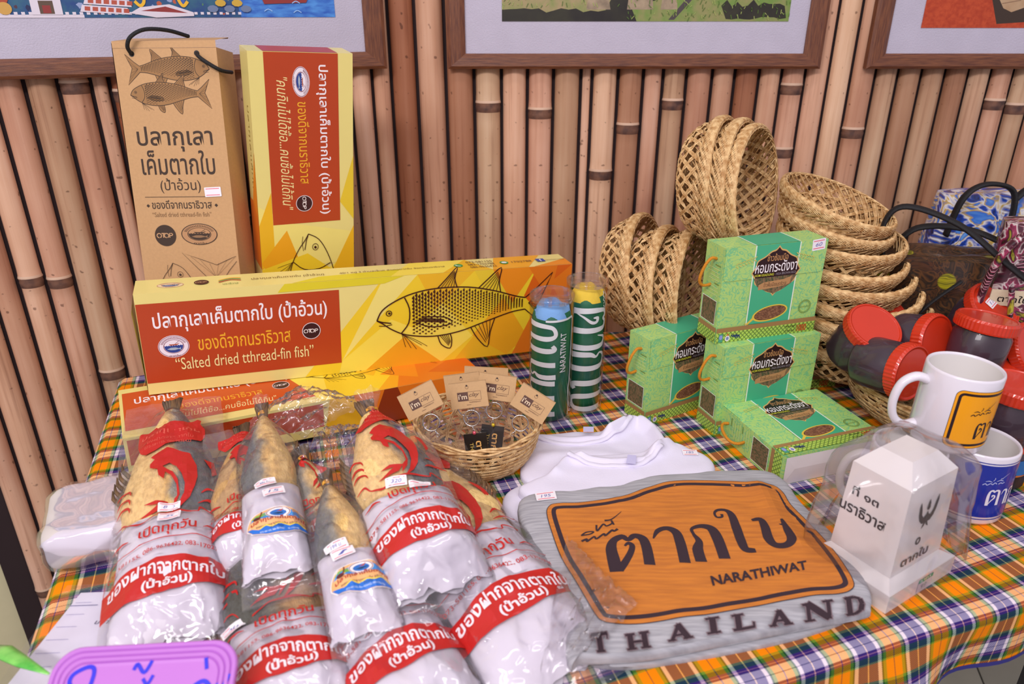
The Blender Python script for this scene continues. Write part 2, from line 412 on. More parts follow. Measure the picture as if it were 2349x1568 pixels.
# left wing frame: +x runs to the left along the wing, mirrored below so that it stays a rotation
ML = Matrix.Translation((XF, YW, 0)) @ Matrix.Rotation(math.atan(SL), 4, 'Z')   # local -x runs to the left
BACK = mat('dark_backing', '#2a1a1c', .9)
wall = thing('wall_back', 'x', 'x'); del wall['label']; del wall['category']; struct(wall)
raw('backing_board', [(XF, YW+.004, -.75), (1.56, YW+.004, -.75), (1.56, YW+.004, 1.0), (XF, YW+.004, 1.0),
    (XF+dl.x*.78, YW+dl.y*.78+.004, -.75), (XF+dl.x*.78, YW+dl.y*.78+.004, 1.0)], [(0, 1, 2, 3), (4, 0, 3, 5)], wall, BACK)
def bamboo_mat():
    N = NT('bamboo'); tc = N.n('TexCoord'); oi = N.n('ObjectInfo')
    mp = N.n('Mapping', i_Scale=(60, 60, 1.6)); N.l(tc, 'Object', mp, 0)
    off = N.n('VectorMath', operation='ADD'); N.l(mp, 0, off, 0)
    sc = N.n('VectorMath', operation='SCALE'); N.l(oi, 'Location', sc, 0); sc.inputs['Scale'].default_value = 37.; N.l(sc, 0, off, 1)
    nz = N.n('TexNoise', i_Scale=1.6, i_Detail=5., i_Roughness=.6); N.l(off, 0, nz, 0)
    base = N.ramp([(0, '#e8c8ac'), (.18, '#ddb49c'), (.36, '#eed2b4'), (.5, '#cfa68e'), (.64, '#e8c4ae'), (.78, '#d6bfa2'), (.93, '#a0664a'), (.96, '#dfb8a2')]); N.l(oi, 'Random', base, 0)
    st = N.ramp([(.25, '#a88878'), (.45, '#f0e4dc'), (.7, '#ffffff')]); N.l(nz, 0, st, 0)
    mx = N.n('MixRGB', blend_type='MULTIPLY', j0=.75); N.l(base, 0, mx, 1); N.l(st, 0, mx, 2)
    mp2 = N.n('Mapping', i_Scale=(9, 9, 3.)); N.l(tc, 'Object', mp2, 0); o2 = N.n('VectorMath', operation='ADD'); N.l(mp2, 0, o2, 0); N.l(sc, 0, o2, 1)
    n2 = N.n('TexNoise', i_Scale=1.3, i_Detail=3.); N.l(o2, 0, n2, 0)
    r2 = N.ramp([(.33, '#cfae9c'), (.5, '#eedccc'), (.65, '#fff6ee')]); N.l(n2, 0, r2, 0)
    m2 = N.n('MixRGB', blend_type='MULTIPLY', j0=.7); N.l(mx, 0, m2, 1); N.l(r2, 0, m2, 2)
    sp = N.n('TexNoise', i_Scale=95., i_Detail=1.); N.l(tc, 'Object', sp, 0); rs = N.ramp([(.24, '#5b3a30'), (.29, '#ffffff')]); N.l(sp, 0, rs, 0)
    m3 = N.n('MixRGB', blend_type='MULTIPLY', j0=.6); N.l(m2, 0, m3, 1); N.l(rs, 0, m3, 2)
    N.l(m3, 0, N.b, 'Base Color'); N.b.inputs['Roughness'].default_value = .55; N.b.inputs['Specular IOR Level'].default_value = .25; return N.m
BAM = bamboo_mat(); NODE = mat('bamboo_node', '#7a5440', .7, c2='#4a322c', scale=60); NODEP = mat('bamboo_node_pale', '#d9b79c', .6)
nodes_px = [(65, 640), (140, 640), (256, 850), (185, 195), (262, 215), (40, 1430), (100, 1350), (130, 1210), (545, 375), (1120, 240), (1237, 255), (1435, 290), (1375, 395), (1540, 235), (1790, 200), (1950, 300), (2275, 235), (2340, 245), (1815, 345), (560, 500)]
nd = {}
for u, v in nodes_px:
    s_, d_, z_ = wall_pt(u, v); nd.setdefault(s_, []).append((d_, z_))
edges_r = [905, 963, 1027, 1090, 1151, 1209, 1267, 1328, 1353, 1411, 1467, 1511, 1563, 1620, 1670, 1724, 1774, 1826, 1878, 1928, 1982, 2032, 2084, 2136, 2188, 2238, 2288, 2338, 2392, 2446, 2500, 2556, 2612, 2670, 2730, 2790, 2850]
edges_l = [905, 862, 812, 750, 690, 622, 548, 480, 414, 344, 274, 232, 158, 82, 10]
def pole(sec, d0, d1, k):
    w = d1-d0; r = w/2-.0028; N_ = 10
    zs = [(-.75, 0)]; nn = [z for d, z in nd.get(sec, []) if d0 <= d <= d1]
    if not nn and k % 3 == 0: nn = [-.35+.19*(k % 4)] if k % 2 else []
    for z in sorted(nn): zs += [(z-.03, 0), (z-.012, .0), (z-.0115, .0003), (z-.003, .0011), (z, .0004), (z+.004, .0016), (z+.008, .0006), (z+.02, .0)]
    zs += [(1.0, 0)]
    vs = []; fs = []; mi = []
    for z, b in zs:
        for i in range(N_+1):
            a = pi*i/N_; vs.append(((r+b)*cos(a), -(r+b)*sin(a)*.85, z))
    for j in range(len(zs)-1):
        mid = (zs[j][0]+zs[j+1][0])/2
        near = any(-.0118 < mid-z < .0035 for z in nn); pale = any(.0035 <= mid-z < .012 for z in nn)
        for i in range(N_): fs.append((j*(N_+1)+i+1, j*(N_+1)+i, (j+1)*(N_+1)+i, (j+1)*(N_+1)+i+1)); mi.append(1 if near else 2 if pale else 0)
    o = raw('bamboo_pole', vs, fs, wall, [BAM, NODE, NODEP], True, mi)
    c = (d0+d1)/2
    if sec == 'r': o.matrix_world = MR @ Matrix.Translation((c, 0, 0))
    else: o.matrix_world = ML @ Matrix.Translation((-c, 0, 0))
for k, (a, b) in enumerate(zip(edges_r, edges_r[1:])): pole('r', wall_pt(a, 300)[1], wall_pt(b, 300)[1], k)
dL = [wall_pt(min(a, 904.9), 300)[1] for a in edges_l]
stp = dL[-1]-dL[-2]
while dL[-1] < .74: dL.append(dL[-1]+stp*random.uniform(.9, 1.08))

for k, (a, b) in enumerate(zip(dL, dL[1:])): pole('l', a, b, k+40)

WOOD = mat('frame_wood', '#5a3020', .45, c2='#7c4a2c', scale=9, stretch=(4, 60, 60), bump=.2, bscale=40)
WOODV = mat('frame_wood_upright', '#5a3020', .45, c2='#7c4a2c', scale=9, stretch=(60, 60, 4), bump=.2, bscale=40)
WOODD = mat('frame_wood_dark', '#3b2014', .5)
MATB = mat('mat_board', '#bdb7c6', .85, bump=.35, bscale=420)
def picture(label, M, x0, x1, z0, fw, mb, paint, ht=.42):
    """frame from x0..x1, bottom edge at z0, moulding fw wide, mat border mb; M places it on the panel"""
    t = thing('framed_picture', label, 'picture', 'framed pictures on the bamboo wall', M=M)
    z1 = z0+ht; Y0, Y1 = -.034, -.018
    def member(a, b, c, d, m):   # mitred moulding, stepped profile
        bm = bmesh.new(); n_in = 3; prof = [(0, Y1), (0, Y0+.003), (.18, Y0), (.75, Y0+.001), (1, Y0+.006), (1, Y1)]
        rows = [[bm.verts.new((a[0]+(c[0]-a[0])*t_, y, a[1]+(c[1]-a[1])*t_)) for t_, y in prof], [bm.verts.new((b[0]+(d[0]-b[0])*t_, y, b[1]+(d[1]-b[1])*t_)) for t_, y in prof]]
        for i in range(len(prof)-1): bm.faces.new((rows[0][i], rows[1][i], rows[1][i+1], rows[0][i+1]))
        bm.faces.new([v for v in rows[0]]); bm.faces.new([v for v in reversed(rows[1])])
        bmesh.ops.recalc_face_normals(bm, faces=bm.faces[:]); return bmo('frame_moulding', bm, t, m)
    O = [(x0, z0), (x1, z0), (x1, z1), (x0, z1)]; I = [(x0+fw, z0+fw*.8), (x1-fw, z0+fw*.8), (x1-fw, z1-fw), (x0+fw, z1-fw)]
    for k in range(4): member(O[k], O[(k+1) % 4], I[k], I[(k+1) % 4], WOOD if k % 2 == 0 else WOODV)
    bmo('mat_board', bxm(x0+fw*.9, Y1-.006, z0+fw*.7, x1-fw*.9, Y1+.004, z1-fw*.9), t, MATB)
    p = Pr(); paint(p, x0+fw+mb[0], z0+fw*.8+mb[1], x1-fw-mb[2], z1-fw-mb[1])
    p.build('printed_picture', t, front(Y1-.0065), lift=.00001); return t
def jag(x0, x1, y, amp, n, sd=1):
    rr = random.Random(sd); return [(x0+(x1-x0)*k/n, y+amp*(rr.random()-.5)*2) for k in range(n+1)]
MUR = mat('mural_foliage', '#1c3f7a', .6, c2='#2c5f78', scale=60); MUR2 = mat('mural_sea', '#2358b4', .6, c2='#4c8fd8', scale=45, stretch=(1, 1, 3))
def mural(p, x0, y0, x1, y1):
    R = random.Random(3); p.rect(x0, y0, x1, y1, MUR)
    p.poly([(x1-.145, y0), (x1, y0), (x1, y1), (x1-.19, y1)], MUR2)
    wc, gr, rd, yl, br, fi = ink('#d8cfd8'), ink('#9a94aa'), ink('#8c2f2c'), ink('#e6b32c'), ink('#5a4636'), ink('#e89a3a')
    for k in range(420):
        x, y = R.uniform(x0, x1-.15), y0+R.uniform(.003, .30); s_ = R.uniform(.002, .007)
        c = R.choice(['#2e6a78', '#1d2f66', '#3c5fae', '#c8a23a', '#4a7a5a', '#4b2e3c', '#8f9cc0', '#b5553a', '#1a2450', '#2c5f8a'])
        p._add([(x+s_*R.uniform(.4, 1)*cos(t), y+s_*R.uniform(.4, 1)*sin(t)) for t in [2*pi*j/7 for j in range(7)]], [tuple(range(7))], ink(c), 3+k % 3)
    p.z = 6
    p.rect(x0, y0, x1-.36, y0+.004, wc)
    for k in range(60): p.rect(x0+.006+k*.009, y0+.004, x0+.0105+k*.009, y0+.0075, wc, z=p.z)
    for d in (.585, .405, .78, .70): 
        cx = x1-d; p.poly([(cx-.019, y0+.004), (cx+.019, y0+.004), (cx+.019, y0+.026), (cx+.023, y0+.028), (cx, y0+.056), (cx-.023, y0+.028), (cx-.019, y0+.026)], wc); p.poly([(cx-.015, y0+.03), (cx, y0+.049), (cx+.015, y0+.03)], gr); p.rect(cx-.009, y0+.005, cx+.009, y0+.022, br); p.rect(cx-.005, y0+.006, cx+.005, y0+.016, rd)
    cx = x1-.50; p.rect(cx-.02, y0+.008, cx+.02, y0+.2, wc); p.rect(cx-.024, y0+.006, cx+.024, y0+.014, gr); p.rect(cx-.010, y0+.018, cx+.010, y0+.2, fi)
    for k in range(16): p.ell(cx+R.uniform(-.008, .008), y0+R.uniform(.022, .12), .004, .006, ink(R.choice(['#f2d04a', '#d8642c', '#f4e2a0'])), n=8, z=p.z)
    cx = x1-.46; p.ell(cx, y0+.03, .012, .016, ink('#a8452c')); p.ell(cx+.004, y0+.012, .009, .008, ink('#c89a4a')); p.ell(cx-.010, y0+.02, .008, .010, ink('#7c9a4a'))
    cx = x1-.33
    for j in range(3): p.poly([(cx-.034+.006*j, y0+.008+.010*j), (cx+.030+.004*j, y0+.004+.010*j), (cx+.028+.004*j, y0+.013+.010*j), (cx-.030+.006*j, y0+.017+.010*j)], wc)
    for j in range(3):
        for k in range(6): p.poly([(cx-.028+.006*j+.010*k, y0+.0095+.010*j-.0006*k), (cx-.021+.006*j+.010*k, y0+.009+.010*j-.0006*k), (cx-.020+.006*j+.010*k, y0+.0145+.010*j-.0006*k), (cx-.027+.006*j+.010*k, y0+.015+.010*j-.0006*k)], ink('#b0503c'), z=p.z)
    lx = x1-.255
    p.poly([(lx-.045, y0+.006), (lx-.01, y0), (lx+.042, y0+.002), (lx+.042, y0+.007), (lx+.01, y0+.018), (lx-.03, y0+.014)], wc); p.poly([(lx-.030, y0+.009), (lx+.034, y0+.006), (lx+.004, y0+.015)], rd)
    for s_ in (-1, 1): p.curve([(lx+s_*.020-.020, y0+.3), (lx+s_*.021-.008, y0+.06), (lx+s_*.023, y0+.026), (lx+s_*.029, y0+.016), (lx+s_*.036, y0+.022)], .0042, yl)
    for j in range(12): p.line([(lx-.024-.002*j, y0+.030+.016*j), (lx+.016-.002*j, y0+.030+.016*j)], .0038, yl, z=p.z)
    bx = x1-.075
    p.poly([(bx-.034, y0+.019), (bx+.030, y0+.021), (bx+.040, y0+.036), (bx-.040, y0+.036)], rd); p.ell(bx, y0+.038, .026, .012, ink('#6f6a72')); p.ell(bx, y0+.034, .007, .007, ink('#d9a3a0'))
    for k in range(40): x, y = R.uniform(x1-.14, x1-.01), R.uniform(y0+.003, y0+.25); p.curve([(x, y), (x+.006, y+.003), (x+.012, y)], .0012, ink('#9cc4ee'), n=3, z=p.z)
    for k in range(5): p.ell(x1-.185+.012*k, y0+.012+.008*(k % 2), .008, .005, ink('#c8a23a' if k % 2 else '#6a7a9a'), n=9, z=p.z)
    p.clip(x0, y0, x1, y1)
GRS = mat('photo_grass', '#6c8a3c', .6, c2='#8d8a55', scale=55); GRD = mat('photo_dry_ground', '#a98f6c', .6, c2='#7f8a4c', scale=40); SHD = mat('photo_dark_shadow', '#1a1512', .6, c2='#2c2a1a', scale=30); STN = mat('photo_stone', '#a89478', .6, c2='#7c6c58', scale=50)
def ruin(p, x0, y0, x1, y1):
    w = x1-x0; X = lambda t: x0+w*t; yt = y1
    p.rect(x0, y0, x1, y1, GRD); s0 = len(p.L); y1 = y0+(y1-y0)/.6
    p.poly([(X(.42), y0), (x1, y0), (x1, y1), (X(.45), y1)], GRS)
    p.poly([(x0, y0)]+jag(x0, X(.36), y0+.028, .006, 14, 5)+[(X(.38), y0+.06), (X(.4), y0+.11), (X(.47), y0+.11), (X(.44), y0+.05), (X(.47), y0)], SHD)
    p.poly([(X(.39), y1), (X(.395), y0+.06)]+jag(X(.47), X(.62), y0+.055, .004, 8, 2)+[(X(.66), y0+.085), (X(.72), y0+.12), (X(.72), y1)], SHD)
    p.poly(jag(X(.76), X(.98), y0+.045, .01, 12, 8)+list(reversed(jag(X(.78), X(.99), y0+.008, .004, 10, 4))), SHD)
    for cx, h, ww in ((.48, .075, .022), (.335, .05, .02), (.58, .05, .014), (.66, .085, .03), (.8, .03, .02)):
        b = y0+(.03 if cx < .6 else .055)
        p.poly([(X(cx)-ww, b), (X(cx)+ww, b), (X(cx)+ww*.8, b+h*.6), (X(cx)+ww*.3, b+h), (X(cx)-ww*.5, b+h*.9), (X(cx)-ww*.9, b+h*.5)], STN)
    p.poly([(X(.58), y0+.004), (X(.6), y0+.004), (X(.72), y0+.11), (X(.705), y0+.12)], ink('#4a4040'))
    R = random.Random(9); g1, g2 = ink('#4f6c26'), ink('#9aa85a')
    for k in range(260):
        x = X(R.random()); y = y0+R.uniform(.0, .1)
        if x < X(.42) and y < y0+.03: continue
        p.line([(x, y), (x+R.uniform(-.004, .004), y+R.uniform(.004, .012))], .0012, g1 if k % 2 else g2, taper=False, z=99+k % 2)
    p.xf(lambda a, b: (a, y0+(b-y0)*.6), s0); p.clip(x0, y0, x1, yt)
RCL = mat('photo_orange_cloth', '#a8391c', .8, c2='#bc4a26', scale=180)
def book(p, x0, y0, x1, y1):
    p.rect(x0, y0, x1, y1, RCL); xb = x0; x0 = x0-.045; s0 = len(p.L)
    p.poly([(x0+.115, y1), (x0+.118, y0+.12), (x0+.17, y0+.006), (x0+.4, y0+.02), (x0+.42, y1)], ink('#3a2a1e'))
    pg = mat('photo_old_page', '#b89a78', .7, c2='#a88460', scale=30); ln = ink('#7a5a44')
    p.poly([(x0+.13, y0+.09), (x0+.175, y0+.03), (x0+.19, y0+.024), (x0+.25, y0+.045), (x0+.34, y0+.05), (x0+.34, y0+.12), (x0+.22, y0+.1), (x0+.135, y0+.105)], pg)
    p.poly([(x0+.13, y0+.115), (x0+.22, y0+.11), (x0+.34, y0+.13), (x0+.34, y0+.2), (x0+.125, y0+.2)], pg)
    p.line([(x0+.2, y0+.1), (x0+.235, y0+.04)], .003, ln)
    for k in range(9): p.line([(x0+.155+.002*k, y0+.085-.006*k), (x0+.185+.002*k, y0+.09-.006*k)], .0009, ln)
    p.clip(xb, y0, x1, y1, s0)
gx = lambda u, v: wall_pt(u, v, .03)
a, b = gx(1028, 152), gx(1880, 159)
picture('framed photograph of a grassy ruin with stones, in the middle of the wall', MR, a[1], b[1], a[2]-.004, .03, (.062, .05, .033), ruin)
a = gx(870, 152)
picture('framed colourful temple mural behind the upright boxes at the left', ML, -.86, -a[1], a[2]-.004, .034, (.05, .053, .045), mural)
a = gx(1987, 152)
picture('framed picture of an old book on orange cloth, cut off at the right', MR, a[1], a[1]+.75, a[2]-.004, .03, (.052, .04, .04), book)

# ------------------------------------------------------------------ table and checked cloth
TA = math.radians(18.5); e1 = Vector((cos(TA), sin(TA), 0)); e2 = Vector((-sin(TA), cos(TA), 0)); TC = Vector((-.379, .2886, 0))
def plaid():
    N = NT('plaid_cloth'); uv = N.n('UVMap'); sep = N.n('SeparateXYZ'); N.l(uv, 0, sep, 0)
    O, G, Wh, Bn, Pu, Ny = '#fb8a00', '#0c4426', '#eadbe4', '#28286a', '#3c1668', '#1c1c5c'
    G2 = '#6f8f2a'
    def seq(items):
        st = []; p = 0.
        for c, w in items: st.append((p, c)); p += w
        return N.ramp([(q/p, c) for q, c in st], True)
    cols = seq([(O, .145), (Ny, .014), (O, .145), (G2, .06), (G, .03), (Wh, .07), (Bn, .175), ('#f0c8a0', .018), (Bn, .175), (Wh, .07), (G, .03), (G2, .06)])
    rows = seq([(O, .30), (G2, .03), (G, .11), (Pu, .04), ('#c88098', .015), (Pu, .04), (Wh, .12), (Ny, .012), (Wh, .12), (Pu, .04), ('#c88098', .015), (Pu, .04), (G, .08), (G2, .05)])
    PER = .060
    for out, rp in ((0, cols), (1, rows)):
        q = N.math('FRACT', N.math('MULTIPLY', sep.outputs[out], 1/PER)); N.t.links.new(q, rp.inputs[0])
    s = N.math('ADD', sep.outputs[0], sep.outputs[1]); tw = N.math('SINE', N.math('MULTIPLY', s, 2*pi/.0021))
    f = N.math('MULTIPLY_ADD', tw, .22); f.node.inputs[2].default_value = .5
    mx = N.n('MixRGB'); N.t.links.new(f, mx.inputs[0]); 
    for rp, k in ((cols, 1), (rows, 2)):
        g = N.n('Gamma'); g.inputs[1].default_value = 1/2.2; N.l(rp, 0, g, 0); N.l(g, 0, mx, k)
    g = N.n('Gamma'); g.inputs[1].default_value = 2.2; N.l(mx, 0, g, 0); N.l(g, 0, N.b, 'Base Color'); N.b.inputs['Roughness'].default_value = .85; N.b.inputs['Specular IOR Level'].default_value = .15
    bp = N.n('Bump', i_Strength=.25, i_Distance=.0006); N.t.links.new(tw, bp.inputs['Height']); N.l(bp, 0, N.b, 'Normal'); return N.m
tbl = thing('display_table', 'long table under the checked cloth, along the bamboo wall', 'table', loc=(.3, .9, -.75))
bm = bmesh.new(); vs_ = []
def tl(s, t, z=0): return TC+e1*s+e2*t+Vector((0, 0, z))
poly_ = [tl(.004, .004), tl(1.5, .004), Vector((1.25, 1.28, 0)), Vector((-.2, 1.28, 0)), Vector((-.62, 1.12, 0))]
lo = [bm.verts.new(p-Vector((.3, .9, -.75))+Vector((0, 0, -.03))) for p in poly_]; hi = [bm.verts.new(p-Vector((.3, .9, -.75))+Vector((0, 0, -.003))) for p in poly_]
bm.faces.new(hi); bm.faces.new(list(reversed(lo)))
for i in range(5): bm.faces.new((lo[i], lo[(i+1) % 5], hi[(i+1) % 5], hi[i]))
bmo('table_top', bm, tbl, mat('table_board', '#cfc8bd', .6))
for s, t in ((.1, .1), (1.25, .1), (.15, .72), (1.1, .55)):
    q = tl(s, t)-Vector((.3, .9, -.75)); bmo('leg', bxm(q.x-.015, q.y-.015, 0, q.x+.015, q.y+.015, .722), tbl, mat('leg_steel', '#55565a', .4, metal=.6))
def cloth():
    HANG = .062; RAD = .012
    us = [-.05-.0+.0 + 0]; S = [i*.0125 for i in range(-6, 122)]; T = [-.085+i*.0045 for i in range(24)]+[.03+i*.0155 for i in range(76)]
    vs = []; uvs = []; fs = []
    for t in T:
        for s in S:
            # front fold
            if t >= 0: y, z = t, 0.
            else:
                a = min(-t/RAD, pi/2); y = -RAD*sin(a); z = -RAD*(1-cos(a)); ex = max(0, -t-RAD*pi/2); z -= ex
                y -= ex*(.10+.22*sin(s*17+1.1)+.12*sin(s*41)); 
            x = s
            if s < 0:
                a = min(-s/RAD, pi/2); x = -RAD*sin(a); z2 = -RAD*(1-cos(a))-max(0, -s-RAD*pi/2); z += z2
            z += .0012*noise.noise(Vector((s*9, t*9, 0))) if t > 0 and s > 0 else 0
            z += .0012
            vs.append(tl(x, y, z)); uvs.append((s+.008*noise.noise(Vector((s*3, t*3, 5)))+.004, t+.006*sin(s*3.)+.004*noise.noise(Vector((s*8, t*5, 9)))+.036))
    ns = len(S)
    for j in range(len(T)-1):
        for i in range(ns-1): fs.append((j*ns+i, j*ns+i+1, (j+1)*ns+i+1, (j+1)*ns+i))
    me = bpy.data.meshes.new('tablecloth'); me.from_pydata([tuple(v) for v in vs], [], fs)
    ul = me.uv_layers.new(name='UVMap')
    for lp in me.loops: ul.data[lp.index].uv = uvs[lp.vertex_index]
    bm = bmesh.new(); bm.from_mesh(me)
    g = lambda: bm.verts[:]+bm.edges[:]+bm.faces[:]
    bmesh.ops.bisect_plane(bm, geom=g(), plane_co=(0, 1.29, 0), plane_no=(0, 1, 0), clear_outer=True)
    bmesh.ops.bisect_plane(bm, geom=g(), plane_co=(XF, YW-.07, 0), plane_no=(-SL, 1, 0), clear_outer=True)
    bmesh.ops.bisect_plane(bm, geom=g(), plane_co=(1.25, 0, 0), plane_no=(1, 0, 0), clear_outer=True)
    bm.to_mesh(me); bm.free()
    o = link('tablecloth', me, None, plaid(), True)
    HM = mat('cloth_hem', '#2c2a7a', .85)
    k = 0; vs = []; fs = []
    for i, s in enumerate(S):
        if s < 0 or s > 1.45: continue
        ex = .085-RAD*pi/2; y = -RAD-ex*(.10+.22*sin(s*17+1.1)+.12*sin(s*41)); z = -RAD-ex+.0012
        for dz in (.0015, -.0045): vs.append(tl(s, y-.0006, z+dz))
    n = len(vs)//2; fs = [(2*i, 2*i+1, 2*i+3, 2*i+2) for i in range(n-1)]
    raw('hem', vs, fs, o, HM, True)
    return tag(o, 'orange, brown and green checked cotton cloth covering the table', 'tablecloth')
cloth()

# ------------------------------------------------------------------ fish cartons
KR = mat('kraft_card', '#c79c6c', .75, var=.08, scale=260, bump=.1, bscale=500)
YEL = mat('carton_yellow', '#ecdc86', .35, var=.03, coat=.15)
EDGE = mat('card_edge', '#8a7a5c', .8)
RED, DRED, GOLD, WHT, CRM, BLK = ink('#b8431c', .35), ink('#3d1512', .4), ink('#f3b62c', .4), ink('#f6eef0', .4), ink('#f2e29c', .4), ink('#2c211d', .5)
PAL = {k: ink(v, .35) for k, v in dict(a='#f2cf2e', b='#f7df55', c='#eeb823', d='#f3e27c', e='#f0a91f', f='#ee8f1e', g='#e57a1c', h='#dc6418', i='#e8c832', j='#e2d22c').items()}
def carton(name, L, Wd, T, mode, label, M, mats=None, group='yellow and red fish cartons'):
    s = {'edge': (L, T, Wd), 'tall': (Wd, T, L), 'flat': (L, Wd, T)}[mode]
    t = thing(name, label, 'box', group, M=M)
    bmo('carton_body', bxm(0, 0, 0, *s), t, mats or YEL, bev=.0012)
    return t
def facets(p, L, Wd, x0=.27):
    k = L/.636; h = Wd/.148
    X = lambda x: (x0+(x-.27)*k) if x0 != .27 else x*k
    tri = [('a', [(.21, 0), (.58, 0), (.58, .148), (.33, .148)]), ('d', [(.265, .02), (.33, .148), (.38, .148), (.30, .06)]), ('b', [(.265, .02), (.34, .08), (.40, .05), (.33, 0), (.26, 0)]),
           ('c', [(.38, .148), (.41, .09), (.47, .148)]), ('e', [(.30, 0), (.36, .05), (.42, 0)]), ('b', [(.36, .05), (.42, .10), (.47, .04), (.42, 0)]), ('i', [(.47, .148), (.52, .06), (.56, .148)]),
           ('c', [(.44, 0), (.49, .06), (.55, .0)]), ('e', [(.47, .04), (.52, .10), (.565, .03), (.53, 0)]), ('f', [(.50, .148), (.535, .09), (.575, .148)]), ('g', [(.54, 0), (.575, .075), (.60, 0)]),
           ('h', [(.575, .148), (.555, .10), (.60, .05), (.636, .148)]), ('g', [(.56, .148), (.60, .09), (.61, .148)]), ('h', [(.59, 0), (.6, .07), (.636, .10), (.636, 0)]), ('f', [(.60, .04), (.636, .07), (.636, .0), (.61, 0)]),
           ('g', [(.60, .12), (.636, .148), (.636, .06)]), ('j', [(.18, .136), (.33, .138), (.36, .148), (.19, .148)])]
    for c, q in tri: p.poly([(X(x), y*h) for x, y in q], PAL[c])
def front_print(p, L, Wd, full=True, slogan='“Salted dried tthread-fin fish”'):
    k = Wd/.148
    facets(p, L, Wd)
    p.rect(.0006, .0175*k, .264*k, .1335*k, RED)
    p.text('ปลากุเลาเค็มตากใบ (ป้าอ้วน)', .018, .090*k, WHT, w=.228*k, h=.033*k, bold=.012)
    p.text('ของดีจากนราธิวาส', .070*k, .060*k, GOLD, w=.123*k, h=.023*k, bold=.004)
    crest(p, .0395*k, .0695*k, .0195*k, .0165*k)
    otop(p, .2225*k, .074*k, .013*k)
    p.text(slogan, .039*k, .034*k, CRM, w=.185*k, h=.018*k)
    draw_fish(p, .318*L/.636, .080*k, .285*L/.636, DRED, detail=1.3, lw=.0019, angle=.02)
# long carton standing on its edge across the flat one
M1 = pose(-.502, .894, .078, .377, .017, .055)
y1 = carton('fish_carton', .636, .148, .054, 'edge', 'long yellow and red fish carton lying on its edge on top of another', M1)
p = Pr(); front_print(p, .636, .148); p.build('printed_front', y1, front(0), base=.0002, lift=.00002)
p = Pr(); k_ = .054
for c, q in (('j', [(.2, 0), (.34, 0), (.37, .03), (.24, .02)]), ('b', [(.34, 0), (.42, 0), (.47, .054), (.38, .054)]), ('c', [(.42, 0), (.5, 0), (.47, .054)]), ('e', [(.5, 0), (.56, 0), (.6, .054), (.52, .054)]), ('f', [(.57, 0), (.636, 0), (.636, .03)])): p.poly(q, PAL[c])
BR = ink('#6a4a2c')
crest(p, .044, .026, .017, .010, rim='#e9d3a8', sea='#2c4a80', line_='#b0502c'); otop(p, .083, .028, .0095, dark='#4a2018', rim=None)
for j, c in enumerate(('#c83a2a', '#3c9a4a', '#f0b020')): p.curve([(.105, .022+.004*j), (.12, .03+.004*j), (.134, .026+.005*j)], .002, ink(c), n=4)
p.text('นราธิวาส', .11, .012, ink('#4a8a3c'), w=.02, h=.006)
p.text('ปลากุเลาเค็มตากใบ (ป้าอ้วน)', .148, .022, BR, w=.10, h=.011)
p.text('40/1 หมู่ 3 ตำบลเจ๊ะเห อำเภอตากใบ จังหวัดนราธิวาส', .27, .022, BR, w=.16, h=.009)
p.ell(.452, .026, .007, .007, ink('#3c9a4a')); p.line([(.448, .029), (.450, .024), (.455, .022)], .002, WHT)
for j, t_ in enumerate(('073-581155', '083-1702788', '086-9636422')): p.text(t_, .468, .034-.012*j, BR, w=.043, h=.008)
p.ell(.528, .026, .007, .007, ink('#3c9a4a')); p.ell(.528, .026, .0045, .0035, WHT); p.text('1702788', .541, .022, BR, w=.034, h=.008)
p.rect(.584, .019, .598, .033, ink('#2c4a9a')); p.text('f', .589, .020, WHT, h=.011)
p.text('https://www.facebook.com/plakulao', .600, .022, BR, w=.033, h=.006)
p.build('printed_top', y1, top(.148), base=.0002, lift=.00002)
raw('end_flap', [(-.0007, .001, .146), (-.0007, .053, .146), (-.0007, .053, .004), (-.0007, .001, .004), (-.006, .004, .12), (-.006, .05, .12)], [(0, 1, 5, 4), (4, 5, 2, 3)], y1, YEL)
# flat carton underneath
y3 = carton('fish_carton', .495, .145, .054, 'flat', 'flat yellow and red fish carton under the long one, behind the bagged fish', pose(-.487, .781, .0225, .49, 0, .045))
p = Pr(); L3, W3 = .495, .145
for c, q in (('b', [(.25, 0), (.33, 0), (.30, .06), (.26, .145), (.2, .145)]), ('a', [(.26, 0), (.38, 0), (.42, .145), (.28, .145)]), ('e', [(.33, 0), (.40, 0), (.37, .05)]), ('g', [(.36, 0), (.495, 0), (.495, .145), (.42, .145)]),
             ('f', [(.35, .05), (.40, .02), (.42, .1)]), ('h', [(.42, .03), (.495, 0), (.495, .08)]), ('g', [(.45, .08), (.495, .05), (.495, .145)]), ('c', [(.3, .09), (.34, .05), (.38, .12)])): p.poly(q, PAL[c])
p.poly([(.004, .018), (.245, .018), (.21, .13), (.004, .13)], ink('#cf5218', .35))
p.text('ปลากุเลาเค็มตากใบ (ป้าอ้วน)', .018, .085, WHT, w=.205, h=.030, bold=.012)
p.text('ของดีจากนราธิวาส', .07, .055, GOLD, w=.11, h=.018)
p.text('"คนกินไม่ได้ซื้อ...คนซื้อไม่ได้กิน"', .05, .028, CRM, w=.145, h=.018, shear=.2)
otop(p, .208, .072, .012)
draw_fish(p, .245, .088, .2, DRED, detail=1.0)
p.build('printed_top', y3, top(.054), base=.0002, lift=.00002)
p = Pr(); p.rect(.004, .014, .25, .05, ink('#b8431c', .35)); p.poly([(.25, 0), (.495, 0), (.495, .054), (.27, .054)], PAL['g']); p.poly([(.25, 0), (.33, 0), (.29, .054), (.26, .054)], PAL['c'])
p.poly([(.32, 0), (.38, .0), (.36, .054), (.34, .054)], ink('#8e3412', .35)); p.poly([(.38, 0), (.495, .0), (.495, .03)], ink('#b3471a', .35))
